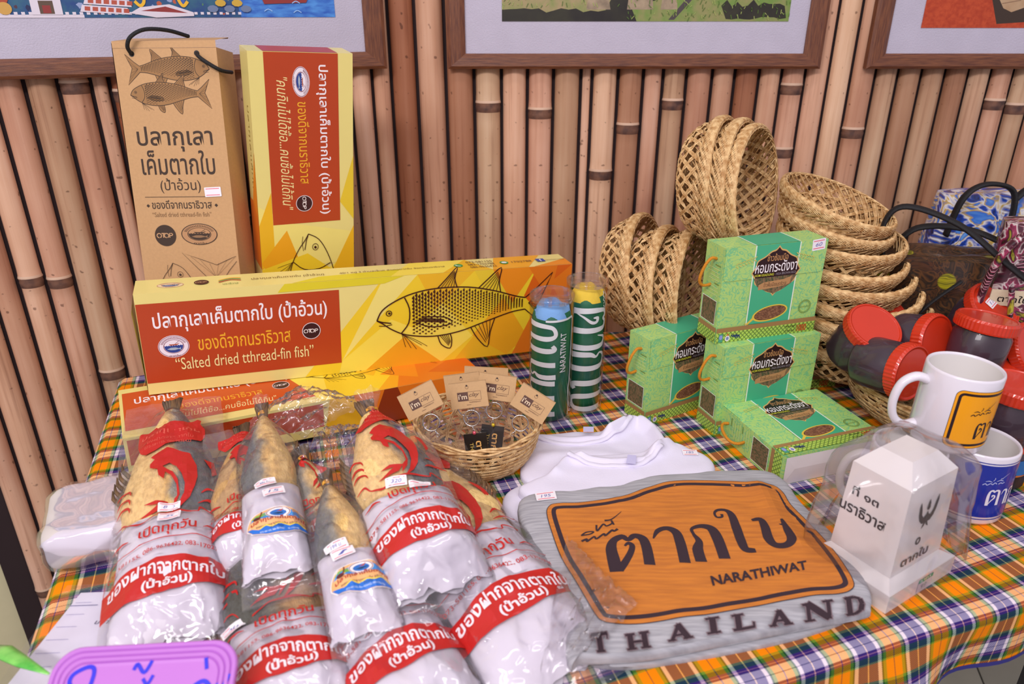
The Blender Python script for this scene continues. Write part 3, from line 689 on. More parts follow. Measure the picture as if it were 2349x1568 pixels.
p.build('printed_side', y3, front(0), base=.0002, lift=.00002)
# upright yellow carton
M2 = pose(-.401, 1.081, .003, .511, .113, .048)
y2 = carton('fish_carton', .515, .144, .05, 'tall', 'upright yellow and red fish carton standing right of the brown carton', M2)
p = Pr()
for c, q in (('d', [(0, .2), (.144, .2), (.144, .25), (.05, .27), (0, .3)]), ('b', [(.07, .17), (.144, .22), (.144, .1), (.0, .1)]), ('c', [(0, .27), (.02, .32), (.0206, .21), (0, .2)]), ('i', [(.1226, .3), (.144, .37), (.144, .27)]), ('e', [(0, .21), (.04, .26), (.06, .2), (.02, .17)]), ('c', [(.1, .17), (.144, .26), (.144, .15)]), ('a', [(0, .2), (.07, .22), (.144, .16), (.144, 0), (0, 0)])): p.poly(q, PAL[c])
p.rect(.0205, .270, .1225, .5145, RED)
def vert(s, x, y, w, h, m, **k): p.text(s, x, y, m, w=w, h=h, rot=-pi/2, **k)
vert('ปลากุเลาเค็มตากใบ (ป้าอ้วน)', .0905, .499, .217, .0195, WHT, bold=.012)
vert('ของดีจากนราธิวาส', .0635, .449, .118, .016, GOLD)
vert('"คนกินไม่ได้ซื้อ...คนซื้อไม่ได้กิน"', .036, .482, .19, .0175, CRM, shear=.25)
s0 = len(p.L); crest(p, 0, 0, .0205, .012); p.xf(lambda a, b: (.0698+b, .476-a), s0)
otop(p, .0678, .301, .0125, rot=-pi/2)
s0 = len(p.L); draw_fish(p, 0, 0, .34, DRED, detail=1.2, lw=.0014); p.xf(lambda a, b: (.072+b*.85, .252-a), s0); p.clip(.0, .003, .144, .55, s0)
p.build('printed_front', y2, front(0), base=.0002, lift=.00002)
p = Pr(); p.rect(.0205, .0005, .1225, .0495, RED); p.build('printed_top', y2, top(.515), base=.0002)
p = Pr(); p.text('ปลากุเลาเค็มตากใบ', 0, 0, ink('#9a7a2c'), w=.16, h=.012); p.xf(lambda a, b: (.022+b, .44-a)); p.poly([(.05, .3), (.0, .3), (.0, .2), (.05, .2)], PAL['g']); p.poly([(.05, .38), (.02, .3), (.05, .28)], PAL['f'])
p.build('printed_side', y2, lambda a, b, o: (-o, .05-a, b), base=.0002)
# brown kraft carton with cord handle
MK = pose(-.544, 1.0, 0, -.007, -.16, -.011)
kc = thing('kraft_carton', 'tall brown kraft fish carton with black cord handle leaning on the wall', 'box', M=MK)
bm = bxm(0, 0, .0115, .143, .061, .522); bmo('carton_body', bm, kc, KR, bev=.0008)
raw('top_flap', [(0, -.0006, .522), (.143, -.0006, .522), (.143, -.0006, .531), (0, -.0006, .531), (.143, .05, .541), (.003, .05, .541), (.143, .048, .539), (.003, .048, .539)], [(0, 1, 2, 3), (3, 2, 4, 5), (4, 6, 7, 5)], kc, KR)
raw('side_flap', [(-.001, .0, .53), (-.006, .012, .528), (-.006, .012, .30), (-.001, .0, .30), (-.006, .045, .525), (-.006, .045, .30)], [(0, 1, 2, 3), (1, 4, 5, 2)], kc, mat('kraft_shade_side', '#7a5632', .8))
CORD = mat('black_cord', '#0e0d10', .6, bump=.6, bscale=900)
tb_ = Tubes(); tb_.add(smooth2([(.0255, -.001, .5145), (.026, -.010, .523), (.034, -.013, .535), (.050, -.004, .545), (.07, .02, .547), (.086, .05, .543)], 6), .0027, 8)
tb_.add(smooth2([(.1155, -.001, .5145), (.121, -.007, .509), (.134, -.009, .500), (.1465, .0, .492), (.150, .03, .492)], 6), .0027, 8); tb_.make('cord_handle', kc, CORD)
p = Pr(); FB = ink('#9c7244', .7); DB = ink('#3d2b1e', .7)
draw_fish(p, .0155, .4935, .115, ink('#38271a', .7), flip=True, fill=FB, detail=1.1, lw=.0008, angle=-.0)
draw_fish(p, .0165, .4605, .112, ink('#38271a', .7), fill=FB, detail=1.1, lw=.0008)
for xx, yy in ((.0255, .5145), (.1155, .5145)): p.ell(xx, yy, .0038, .0038, ink('#161010'), n=16)
p.text('ปลากุเลา', .0172, .384, DB, w=.107, h=.0345, bold=.010)
p.text('เค็มตากใบ', .0185, .352, DB, w=.105, h=.034, bold=.008)
p.text('(ป้าอ้วน)', .0415, .326, DB, w=.058, h=.021)
p.rect(.017, .3205, .112, .3212, DB)
p.text('ของดีจากนราธิวาส', .0255, .304, DB, w=.087, h=.0125, bold=.006)
for xx in (.020, .119): p.poly([(xx-.0025, .3085), (xx, .306), (xx+.0025, .3085), (xx, .311)], DB)
p.text('“Salted dried tthread-fin fish”', .0245, .2925, ink('#8a6844', .7), w=.086, h=.0065)
otop(p, .0395, .2655, .0155, dark='#3d2b1e', rim=None); crest(p, .0895, .267, .0265, .0155, mono='#3d2b1e')
s0 = len(p.L); draw_fish(p, 0, 0, .26, DB, detail=1.0, lw=.0007); p.xf(lambda a, b: (.045+b, .225-a), s0)
s0 = len(p.L); draw_fish(p, 0, 0, .26, DB, detail=1.0, lw=.0007); p.xf(lambda a, b: (.105+b, -.02+a), s0); p.clip(.003, .003, .14, .53)
p.build('printed_front', kc, front(0), base=.0002, lift=.00002)
price('price_sticker', kc, front(0), .1165, .3275, w=.024, h=.0135, rot=.04)

# ------------------------------------------------------------------ green rice cartons
def scroll_green(name, c1, c2):
    N = NT(name); tc = N.n('TexCoord'); wv = N.n('TexNoise', i_Scale=62., i_Detail=1., i_Distortion=2.4); N.l(tc, 'Object', wv, 0)
    r1 = N.ramp([(.44, (0, 0, 0, 1)), (.47, (1, 1, 1, 1)), (.51, (1, 1, 1, 1)), (.54, (0, 0, 0, 1))]); N.l(wv, 0, r1, 0)
    mx = N.n('MixRGB'); N.l(r1, 0, mx, 0); mx.inputs[1].default_value = lin(c1); mx.inputs[2].default_value = lin(c2)
    N.l(mx, 0, N.b, 'Base Color'); N.b.inputs['Roughness'].default_value = .38; N.b.inputs['Coat Weight'].default_value = .1; return N.m
RG = scroll_green('rice_green', '#aed478', '#7cc488'); TEAL = ink('#48b284', .38); LT = ink('#e6f0dc'); BRN = ink('#a07a4a'); OLV = ink('#6c8a3c', .4); LIM = ink('#b9d95c')
RICE = mat('rice_photo', '#5c3424', .6, c2='#9c6c4c', scale=330, stretch=(1, 1, 2)); PADDY = mat('paddy_photo', '#3c4a2c', .6, c2='#8a6a4c', scale=260, stretch=(2, 2, 1)); GLD = ink('#d9ae68'); BDK = ink('#2a1418', .3)
WB = mat('white_card', '#ddd6d8', .6)
RW, RD, RH = .1616, .0457, .1373
def badge(cx, cy, w, h, n=40):
    key = [(-1, 0), (-.86, .22), (-.80, .46), (-.52, .62), (-.30, .80), (-.12, .86), (0, 1.0)]
    q = smooth2([Vector(k) for k in key], 4); pts = [(v.x, v.y) for v in q]
    full = pts+[(-x, y) for x, y in reversed(pts[:-1])]; full += [(x, -y) for x, y in reversed(full[1:-1])]
    return [(cx+x*w, cy+y*h) for x, y in full]
def rice_prints(t, sticker=None):
    p = Pr(); p.poly([(.0470, .023), (.1165, .021), (.1165, RH), (.0470, RH)], TEAL)
    for x in (.0458, .1157): p.rect(x, .02, x+.0018, RH, LT)
    p.poly(badge(.0832, .0985, .0395, .0365), GLD); p.poly(badge(.0832, .0985, .0375, .034), BDK)
    p.poly([(.0485, .0905), (.118, .0905), (.110, .078), (.098, .071), (.0835, .0655), (.069, .071), (.056, .078)], PADDY)
    p.poly([(.058, .0805), (.066, .0835), (.098, .0855), (.11, .089), (.108, .078), (.097, .0755), (.07, .0735), (.058, .073)], ink('#b98a5a'))
    p.text('ข้าวพื้นเมืองนราธิวาส', .0665, .0765, BDK, w=.036, h=.0065); p.text('ข้าวซ้อมมือ', .0665, .1135, ink('#c8925c'), w=.033, h=.0105, bold=.01)
    p.text('หอมกระดังงา', .0495, .0975, WHT, w=.0665, h=.0165, bold=.008); p.text('HOM KRADUNG', .0500, .0925, ink('#d8d83a'), w=.030, h=.0035, bold=.01); p.text('- NGA BROWN RICE', .0815, .0925, ink('#8a8088'), w=.034, h=.0035, bold=.01)
    p.ell(.0832, .0365, .0285, .0115, ink('#e2c24a'), rot=.14); p.line([(.058, .032), (.048, .0235), (.044, .0245)], [.004, .003, .001], ink('#e2c24a')); p.ell(.0835, .0367, .0255, .0095, BDK, rot=.14); p.ell(.0835, .0367, .0248, .009, RICE, rot=.14)
    p.ell(.140, .040, .0102, .0102, OLV, w=.0006); p.ell(.140, .040, .0082, .0082, OLV, w=.0004); p.text('หอมกระดังงา', .140, .0385, OLV, w=.016, h=.0036, align='c')
    for k in range(26):
        a = 2*pi*k/26; p.line([(.14+.0086*cos(a), .04+.0086*sin(a)), (.14+.0097*cos(a), .04+.0097*sin(a))], .0006, OLV, z=p.z)
    for s_, x in ((1, .036), (-1, .124)):
        for k in range(7):
            for j in (-1, 1): p.ell(x+s_*(-.016+.0045*k), .112+.0012*k+j*.0022, .0026, .0008, ink('#c9c66a'), rot=s_*j*.6, n=8, z=p.z)
    p.rect(0, .0158, RW, .0225, BRN); p.rect(0, .0004, RW, .0158, LIM)
    for k in range(27):
        x = -.012+k*.0066; p.poly([(x, .0004), (x+.0016, .0004), (x+.0170, .0158), (x+.0154, .0158)], OLV, z=p.z); p.poly([(x+.0154, .0004), (x+.0170, .0004), (x+.0016, .0158), (x, .0158)], OLV, z=p.z)
    p.clip(0, 0, RW, RH+.001)
    p.rect(.004, .0015, .0108, .0142, ink('#4a9a7a')); p.ell(.0074, .009, .0026, .0035, ink('#8f9ad8')); p.ell(.018, .0065, .0038, .0045, ink('#e8e2e4')); p.ell(.018, .0065, .0022, .0026, ink('#7a86c0')); p.poly([(.0165, .0105), (.018, .0148), (.0195, .0105)], ink('#d86a3c'))
    for k in range(3): p.curve([(.024+.0035*k, .0115), (.026+.0035*k, .0085), (.029+.0035*k, .0095), (.0315+.003*k, .0055)], .0016, ink('#20306e'), n=4)
    p.text('Net weight', .112, .0105, BDK, w=.017, h=.0035); p.text('น้ำหนักสุทธิ', .112, .0035, BDK, w=.016, h=.004); p.text('1000', .1315, .003, ink('#c83a20'), w=.0155, h=.0105, bold=.015); p.text('กรัม', .150, .004, BDK, w=.005, h=.003)
    p.build('printed_front', t, front(0), base=.00105, lift=.000015)
    f = Pr(); f.poly([(.0, RH), (RW, RH), (RW, .094), (RW-.004, .090), (.006, .090), (.0, .096)], RG)   # lid flap under the print
    tb2 = Tubes()
    raw('lid_flap', [(.001, -.001, .095), (.005, -.001, .0905), (RW-.005, -.001, .0905), (RW-.001, -.001, .095), (RW-.0005, -.001, RH), (.0005, -.001, RH), (.001, 0, .095), (.005, 0, .0905), (RW-.005, 0, .0905), (RW-.001, 0, .095)],
        [(0, 1, 2, 3, 4, 5), (0, 6, 7, 1), (1, 7, 8, 2), (2, 8, 9, 3)], t, RG)
    p = Pr(); p.rect(.047, .0, .1165, RD, TEAL); p.rect(.0458, 0, .0476, RD, LT); p.rect(.1157, 0, .1175, RD, LT); p.build('printed_top', t, top(RH), base=.0004)
    p = Pr(); p.rect(.0, .0158, RD, .0225, BRN); p.rect(0, .0004, RD, .0158, LIM)
    for k in range(10):
        x = -.014+k*.0066; p.poly([(x, .0004), (x+.0016, .0004), (x+.0170, .0158), (x+.0154, .0158)], OLV, z=p.z); p.poly([(x+.0154, .0004), (x+.0170, .0004), (x+.0016, .0158), (x, .0158)], OLV, z=p.z)
    p.clip(0, 0, RD, RH)
    p.rect(.005, .0255, .041, .061, LT); p.rect(.006, .0265, .040, .060, PADDY)
    for k in range(9): p.rect(.03-.001*(k % 3), .068+.0052*k, .041, .0693+.0052*k, LT if k not in (3, 8) else OLV) if k in (3, 8) else p.rect(.012+.003*(k % 3), .068+.0052*k, .041, .0688+.0052*k, ink('#cfe6a0'))
    p.build('printed_side', t, lambda a, b, o: (-o, RD-a, b), base=.0004)
    h = Tubes(); CO = mat('orange_cord', '#d98a16', .6, bump=.7, bscale=900)
    h.add(smooth2([(0, .018, .118), (-.008, .018, .1195), (-.015, .019, .112), (-.019, .021, .100), (-.020, .023, .090), (-.017, .025, .082), (-.010, .026, .078), (0, .026, .079)], 6), .0021, 8)
    h.make('cord_handle', t, CO)
def rice(label, M, price_=None):
    t = thing('rice_carton', label, 'box', 'green rice cartons', M=M)
    bmo('carton_body', bxm(0, 0, 0, RW, RD, RH), t, RG, bev=.0008); rice_prints(t); return t
r0 = rice('green rice carton on top of the others, with a price sticker', pose(.2827, .9331, RH+.0012, .2987))
price('price_sticker', r0, front(0), .1465, .1305, '60', w=.021, h=.016, rot=.08)
def ricedup(label, M):
    r = dup(r0, label, M)
    for c in list(r.children):
        if c.name.startswith('price_sticker'): bpy.data.objects.remove(c)
    return r
r1 = ricedup('green rice carton standing under the topmost one, orange cord hanging at its left', pose(.293, .9157, .0012, .3354))
ricedup('green rice carton standing at the far left of the rice cartons', pose(.1954, .9418, .0012, .5206))
ricedup('green rice carton half hidden behind the right side of the stack', pose(.372, 1.035, .0012, .22))
ML4 = Matrix.Translation((.3442, .7883, .0012)) @ Matrix.Rotation(.3161, 4, 'Z') @ Matrix.Rotation(-pi/2, 4, 'X') @ Matrix.Translation((0, -RD, -.0))
# lying: local z (height) points away from the viewer, local -y faces up
ML4 = Matrix.Translation((.3442, .7883, .0012)) @ Matrix.Rotation(.3161, 4, 'Z') @ Matrix(((1, 0, 0, 0), (0, 0, 1, 0), (0, -1, 0, RD), (0, 0, 0, 1)))
r4 = ricedup('green rice carton lying flat in front, its white bottom showing', ML4)
raw('white_bottom', [(.006, .004, -.0006), (RW-.002, .004, -.0006), (RW-.002, RD-.001, -.0006), (.006, RD-.001, -.0006), (.02, .022, -.0022), (RW-.02, .022, -.0022)], [(0, 1, 5, 4), (4, 5, 2, 3), (0, 4, 3), (1, 2, 5)], r4, WB)

# ------------------------------------------------------------------ two clear tubes with rolled shirts
CLR = film('clear_plastic', haze=.0, bscale=4, bstr=.03, gloss=.04, op=.45)
FILM = film('clear_film', haze=.02, op=.5, bscale=14)
FILM2 = film('clear_film_soft', haze=.02, bscale=18, bstr=.7, op=.7)
GREEN = mat('green_shirt', '#0f5a44', .6, c2='#0c6a3c', scale=18, bump=.3, bscale=60)
def cyl_fn(R, sgn=1): return lambda a, b, o: ((R+o)*sin(a/R), -(R+o)*cos(a/R), b)
def tube(label, M, R, H, knot, paint, ymax):
    t = thing('shirt_tube', label, 'tube', 'clear tubes with rolled shirts', M=M)
    lathe('plastic_cylinder', [(R, .001), (R, H), (R-.0006, H+.001), (R-.001, H)], t, CLR, 48, smooth=True)
    lathe('plastic_lid', [(R-.002, ymax+.012), (R-.0014, H-.004), (R+.0004, H-.004), (R+.0006, H+.0015), (R-.0008, H+.0015)], t, CLR, 48)
    def wob(r, z, k, i): return r+.0012*sin(k*.39+z*30)*(r > R*.5)
    lathe('rolled_shirt', [(R*.6, .003), (R-.004, .004), (R-.0032, .02), (R-.003, ymax-.012), (R-.006, ymax-.002), (R*.6, ymax-.004)], t, GREEN, 60, wob=lambda r, z, k, i: r-.0008*(1+sin(k*.52+z*40)))
    KM = mat('shirt_knot_'+knot.lstrip('#'), knot, .8, bump=.4, bscale=150)
    def fold(u, v):
        a = 2*pi*u; r = (R-.0045)*v
        z = ymax-.004+.010*(1-v**3)+.004*sin(a*2+v*6)+.005*noise.noise(Vector((cos(a)*v*2.3, sin(a)*v*2.3, R*90)))+.003*abs(sin(a*1.5+2*v))
        if v > .93: z = ymax-.010
        return (r*cos(a), r*sin(a), z)
    grid('shirt_collar_fold', fold, 40, 14, t, KM)
    p = Pr(); paint(p, R); p.build('printed_lettering', t, cyl_fn(R-.0024), cut=(.004, .03), base=.0002, lift=.00002); return t
LW = ink('#e6e9e8', .6)
def big_thai(p, spec, m, s=1, ox=0, oy=0):
    for pts, w in spec: p.curve([(ox+x*s, oy+y*s) for x, y in pts], [q*s for q in w] if isinstance(w, list) else w*s, m, n=6)
# strokes of the big lettering, unit height 1: ต า ก ใ บ (baseline y=0)
TAKBAI = [([(.06, 0), (.03, .62), (.08, .93), (.22, 1.0), (.3, .9), (.4, 1.0), (.56, .96), (.6, .7), (.62, .02)], [.17, .15, .10, .12, .06, .1, .13, .15, .17]), ([(.10, .04), (.22, .3), (.37, .52), (.36, .66), (.25, .68), (.24, .56)], [.02, .06, .09, .08, .1, .03]),
          ([(.76, .72), (.86, .98), (1.02, .98), (1.10, .8), (1.12, .02)], [.02, .08, .13, .15, .17]),
          ([(1.34, 0), (1.32, .5), (1.40, .7), (1.30, .84), (1.42, 1.02), (1.62, 1.0), (1.72, .82), (1.75, .02)], [.17, .15, .07, .05, .10, .12, .15, .17]),
          ([(2.02, 1.22), (1.94, 1.27), (1.9, 1.38), (2.0, 1.47), (2.14, 1.42), (2.18, 1.2), (2.2, .3), (2.26, .05), (2.38, .12)], [.05, .04, .05, .07, .12, .17, .17, .13, .12]),
          ([(2.42, .92), (2.5, 1.03), (2.58, .98), (2.6, .3), (2.7, .04), (2.92, .08), (3.0, .3), (3.0, .98)], [.03, .07, .14, .16, .12, .12, .14, .18])]
def nini(p, m, s, ox, oy):
    """small brush lettering above the big word"""
    for pts, w in (([(0, 0), (.12, .1), (.2, .02), (.36, .14), (.46, .08), (.56, .2), (.66, .12)], .045), ([(.1, .22), (.26, .28), (.42, .22)], [.02, .05, .02]), ([(.45, .3), (.52, .42), (.5, .5)], .03), ([(.62, .28), (.8, .36), (.98, .3)], [.02, .05, .03]),
                   ([(.74, .12), (.84, .2), (.96, .16), (1.06, .22)], .05), ([(.9, .42), (.92, .5), (1.25, .78)], [.04, .03, .01]), ([(.84, .5), (.8, .4)], .03)):
        p.curve([(ox+x*s, oy+y*s) for x, y in pts], [q*s for q in w] if isinstance(w, list) else w*s, m, n=4)
def rot90(p, s0, x, y, k=1):      # lettering climbing the tube
    p.xf(lambda a, b: (x-b*k, y+a), s0) if k == 1 else p.xf(lambda a, b: (x+b, y-a), s0)
def paint_a(p, R):
    s0 = len(p.L); big_thai(p, TAKBAI, LW, .048); rot90(p, s0, .006, .014, 1)
    s0 = len(p.L); p.text('NARATIWAT', 0, 0, LW, w=.062, h=.010, bold=.008); rot90(p, s0, .022, .085, 1)
    p.curve([(-.01, .166), (.02, .167), (.036, .166), (.037, .15), (.035, .1), (.034, .07), (.030, .05), (.033, .03), (.031, .008)], .0032, LW)
def paint_b(p, R):
    s0 = len(p.L); big_thai(p, [([(x, y) for x, y in pts], w) for pts, w in TAKBAI], LW, .054); p.xf(lambda a, b: (-.022+b, .170-a), s0)
    s0 = len(p.L); nini(p, LW, .03, 0, 0); p.xf(lambda a, b: (.022+b, .196-a), s0)
tube('clear tube holding a green shirt with blue collar, in front of the other tube', Matrix.Translation((.057, .976, .0012)) @ Matrix.Rotation(.02, 4, 'X'), .0318, .196, '#7fb4ea', paint_a, .176)
tube('clear tube holding a green shirt with yellow collar, behind the blue one', Matrix.Translation((.108, 1.005, .0012)) @ Matrix.Rotation(.01, 4, 'Y'), .0305, .206, '#f2cf3c', paint_b, .188)

# ------------------------------------------------------------------ woven baskets
RAT = mat('rattan', '#ecca92', .5, c2='#b98a52', scale=120, var=.1, bump=.15, bscale=300)
RATD = mat('rattan_shade', '#c99c62', .55, c2='#a87a46', scale=40)
def basket_meshes(R, rb, h, seed, slant=.95, nb=24, strands=4, rows=0, braid=True, sr=.0011):
    rnd = random.Random(seed)
    def prof(t): return rb+(R-rb)*sin(t*pi/2)**.85, h*(1-cos(t*pi/2))**.9
    def S(t, ph, off=0.):
        r, z = prof(max(0, min(1, t))); return Vector(((r+off)*cos(ph), (r+off)*sin(ph), z-off*.3))
    wall_ = Tubes()
    for sg in (-1, 1):
        for k in range(nb):
            p0 = 2*pi*(k+(.5 if sg > 0 else 0))/nb
            for q in range(strands):
                dq = (q-(strands-1)/2)*sr*1.75/R; n = 16; pts = []
                jit = rnd.uniform(-.004, .004)
                for i in range(n+1):
                    t = -.02+1.0*i/n; ph = p0+dq*(1.25-.25*t)+sg*slant*t+jit
                    ph_rel = (ph*nb/(2*pi))
                    off = sg*.0013*cos(2*pi*(t*slant*nb/pi)+(k % 2)*pi)
                    pts.append(S(t, ph, off+(q % 2)*.0003))
                wall_.add(pts, sr, 4, flat=.7, cap=False)
    if rows:
        for k in range(rows):
            t = .30+.68*k/rows
            for q in range(2):
                n = 72; wall_.add([S(t+q*.02, 2*pi*i/n, .0022*sin(pi*(i+k))+.0006) for i in range(n)], sr, 4, closed=True, flat=.8)
    rim = Tubes()
    if braid:
        nbr = 40
        for lay, (t0, t1, o0, o1) in enumerate(((.74, 1.02, .0022, .0035), (.86, 1.04, .0050, .001))):
            sg = 1 if lay == 0 else -1
            for k in range(nbr):
                for q in range(3):
                    p0 = 2*pi*(k+q*.27)/nbr; pts = []
                    for i in range(7):
                        u = i/6; t = t0+(t1-t0)*sin(u*pi/2)+.015*q*(1-u); pts.append(S(min(t, 1), p0+sg*(.62*u), o0+(o1-o0)*u+.0022*sin(pi*u))+Vector((0, 0, max(0, t-1)*h*1.2)))
                    rim.add(pts, sr*1.05, 4, flat=.7)
        for q in range(3):
            n = 90; rim.add([S(1, 2*pi*i/n, .0012*cos(i*.9+q*2.1))+Vector((0, 0, .0015*sin(i*.9+q*2.1)+.001)) for i in range(n)], sr*1.1, 4, closed=True)
        # inner lining of leaf ends
        for k in range(44):
            p0 = 2*pi*k/44; rim.add([S(1-.42*u, p0-.5*u, -.0028) for u in (0, .25, .5, .75, 1)], sr*1.1, 4, flat=.7)
    else:
        for q in range(4):
            n = 96; tt = [(0, 0), (.0022, -.0022), (-.0015, -.0015), (.0008, .0024)][q]
            rim.add([S(1, 2*pi*i/n, tt[0]+.0012*sin(i*.65+q*1.6))+Vector((0, 0, tt[1]+.0012*cos(i*.65+q*1.6))) for i in range(n)], sr*1.5, 5, closed=True)
    base = Tubes(); nbx = 11
    for fam in (0, 1):
        for k in range(nbx):
            c = (k-(nbx-1)/2)/nbx*2*rb*.98; half = math.sqrt(max(0, rb*rb*1.03-c*c))
            if half < rb*.15: continue
            for q in range(4):
                dq = (q-1.5)*sr*1.75; m = max(4, int(half*2/.006)); pts = []
                for i in range(m+1):
                    s = -half+2*half*i/m; cell = math.floor((s+rb)/(2*rb/nbx)); ov = 1 if ((cell+k+(1 if fam else 0)*2) % 4) < 2 else -1
                    z = .0016+ov*.0011*(1 if fam == 0 else -1)
                    pts.append((c+dq, s, z) if fam else (s, c+dq, z))
                base.add(pts, sr, 4, flat=.7)
    out = []
    for nm, T_ in (('woven_wall', wall_), ('rim', rim), ('woven_base', base)):
        me = bpy.data.meshes.new(nm); me.from_pydata([tuple(v) for v in T_.v], [], T_.f); me.materials.append(RAT); me.polygons.foreach_set('use_smooth', [True]*len(me.polygons)); out.append((nm, me))
    return out
BM1 = basket_meshes(.094, .058, .058, 1); BM2 = basket_meshes(.090, .055, .056, 2, slant=-.85)
BKEY = basket_meshes(.083, .048, .062, 5, slant=.8, nb=20, strands=3, rows=9, braid=False, sr=.0012)
BJAR = basket_meshes(.160, .10, .065, 6, slant=.5, nb=40, strands=3, rows=8, braid=False, sr=.0015)
def basket(label, M, ms, group=None):
    t = thing('woven_basket', label, 'basket', group, M=M)
    for nm, me in ms: o = bpy.data.objects.new(nm, me); COL.objects.link(o); o.parent = t
    return t
# right stack, loosely nested
def at_basket(u, v, y): return PY(u, v, y)
top_c = PY(1926, 448, 1.10)
order = ['topmost', 'second', 'third', 'fourth', 'fifth', 'sixth', 'seventh', 'eighth', 'ninth', 'tenth']
stk = [((1930, 450), 1.09, (-.22, -.10), 0), ((1925, 488), 1.09, (-.17, -.06), 1), ((1932, 530), 1.09, (-.12, .04), 0), ((1938, 572), 1.08, (-.05, -.05), 1), ((1945, 608), 1.08, (-.02, -.03), 0), ((1962, 650), 1.07, (.06, -.08), 1), ((1970, 690), 1.07, (.08, -.02), 0)]
zlast = None
for i, ((u, v), y, (tx, ty), k) in enumerate(stk):
    c = PY(u, v, y); zd = Vector((-tx*1.0, -.12+ty, 1)).normalized()
    zd = Vector((tx*-.6 if i > 1 else .28-.1*i, -.14+ty*.5, 1)).normalized()
    M = axis_pose(c, zd, i*.7) @ Matrix.Translation((0, 0, -.058)) @ Matrix.Scale((.90, .92, .96, .98, 1.0, 1.03, 1.05)[i], 4)
    basket(f'round woven basket, {order[i]} from the top of the right-hand stack', M, (BM1, BM2)[k], 'woven baskets in the right-hand stack')
    zlast = (c, y)
c = zlast[0]; n_ = 0; z = c.z-.028-.058
while z > .004 and n_ < 4:
    basket(f'round woven basket low in the right-hand stack, {order[7+n_]} from the top' if n_ < 3 else 'round woven basket at the very bottom of the right-hand stack', Matrix.Translation((c.x, c.y, max(z, .003))) @ Matrix.Rotation(n_, 4, 'Z'), (BM1, BM2)[n_ % 2], 'woven baskets in the right-hand stack'); z -= .030; n_ += 1
# left pile, baskets on their edges, opening to the right
def edge_basket(label, u, v, y, zd, k, spin, back=.058, g='woven baskets standing on edge'):
    c = PY(u, v, y); M = axis_pose(c, zd, spin) @ Matrix.Translation((0, 0, -back)); basket(label, M, (BM1, BM2)[k], g)
edge_basket('woven basket on its edge at the far left of the basket pile', 1484, 628, 1.14, (.86, -.44, .18), 0, .3)
edge_basket('woven basket on its edge, nested in the leftmost one', 1536, 655, 1.10, (.87, -.46, .10), 1, 1.3)
edge_basket('woven basket on its edge nearest the green cartons, right of the nested pair', 1588, 668, 1.09, (.87, -.46, .08), 0, 2.1)
edge_basket('woven basket tilted on its side on top of the pile, outermost at the left', 1668, 416, 1.10, (.84, -.50, .12), 1, .9)
edge_basket('woven basket nested inside the tilted one at the top of the pile', 1706, 430, 1.085, (.82, -.54, .12), 0, 2.9)
edge_basket('woven basket at the top of the pile, its open side facing right', 1738, 438, 1.07, (.80, -.58, .12), 1, 1.7)
# shrimp-paste jar basket and key-ring basket
basket('wide shallow woven basket full of red-lidded jars', Matrix.Translation((.668, .965, .004)), BJAR)
kb = basket('small round wicker basket holding carded key rings', Matrix.Translation((-.046, .852, .003)) @ Matrix.Rotation(.4, 4, 'Z'), BKEY)

# ------------------------------------------------------------------ red-lidded jars
REDL = mat('red_plastic_lid', '#cf3418', .32, var=.05, coat=.3); PASTE = mat('dark_paste', '#33232e', .35, c2='#43303c', scale=22, coat=.6, bump=.1, bscale=60)
JR, JH = .0365, .066
def jar_mesh():
    out = {}
    t = thing('paste_jar', 'j', 'jar')
    lathe('jar_body', [(.0001, .0015), (JR*.80, .0015), (JR*.84, .0), (JR*.94, .001), (JR*.995, .005), (JR, .02), (JR, JH-.016), (JR*.93, JH-.012), (JR*.93, JH)], t, PASTE, 40)
    seg = 96
    lathe('ribbed_lid', [(JR*.9, JH-.008), (JR*1.06, JH-.008), (JR*1.07, JH-.006), (JR*1.07, JH+.005), (JR*1.03, JH+.0085), (JR*.97, JH+.0085), (JR*.95, JH+.0072), (JR*.90, JH+.0072), (.0001, JH+.0072)], t, REDL, seg, smooth=False,
          wob=lambda r, z, k, i: r+(.0007*(k % 2) if 1 <= i <= 3 else 0))
    for c in t.children:
        if c.name.startswith('ribbed'):
            for pl in c.data.polygons:
                pl.use_smooth = abs(pl.normal.z) > .9
    return t
J0 = jar_mesh(); first = [True]
def jar(label, u, v, y, ax, spin=0, drop=JH):
    c = PY(u, v, y); M = axis_pose(c, ax, spin) @ Matrix.Translation((0, 0, -drop-.0072))
    if first[0]: J0.matrix_world = M; J0['label'] = label; J0['group'] = 'red-lidded jars of dark paste'; first[0] = False; return J0
    return dup(J0, label, M, 'red-lidded jars of dark paste')
jar('red-lidded jar of dark paste at the left end of the jar basket, leaning right', 2008, 748, .94, (.14, -.55, .85))
jar('red-lidded jar just behind the leftmost jar, mostly its lid showing', 2028, 716, 1.01, (.2, -.5, .85))
jar('red-lidded jar lying sideways with its lid to the right, middle of the basket', 2150, 784, .93, (.46, -.80, .24))
jar('red-lidded jar at the back, only the rim of its lid above the sideways jar', 2100, 724, 1.03, (.1, -.25, 1))
jar('upright red-lidded jar of dark paste behind the orange mug', 2268, 728, .925, (.12, .06, 1))
j5 = jar('red-lidded jar at the back with a price sticker on its tilted lid', 2284, 700, .99, (.20, -.62, .74))
jar('red-lidded jar low in the basket, seen through the orange mug handle', 2092, 856, .87, (.46, -.82, .12))
jar('red-lidded jar at the right edge of the picture, lid turned to the viewer', 2375, 800, .93, (.35, -.70, .5))
jar('red-lidded jar between the orange mug and the right picture edge, lower lid', 2338, 862, .90, (.05, -.35, .9))
jar('upright red-lidded jar standing beside the orange mug at the right edge', 2340, 880, .80, (.02, -.05, 1))
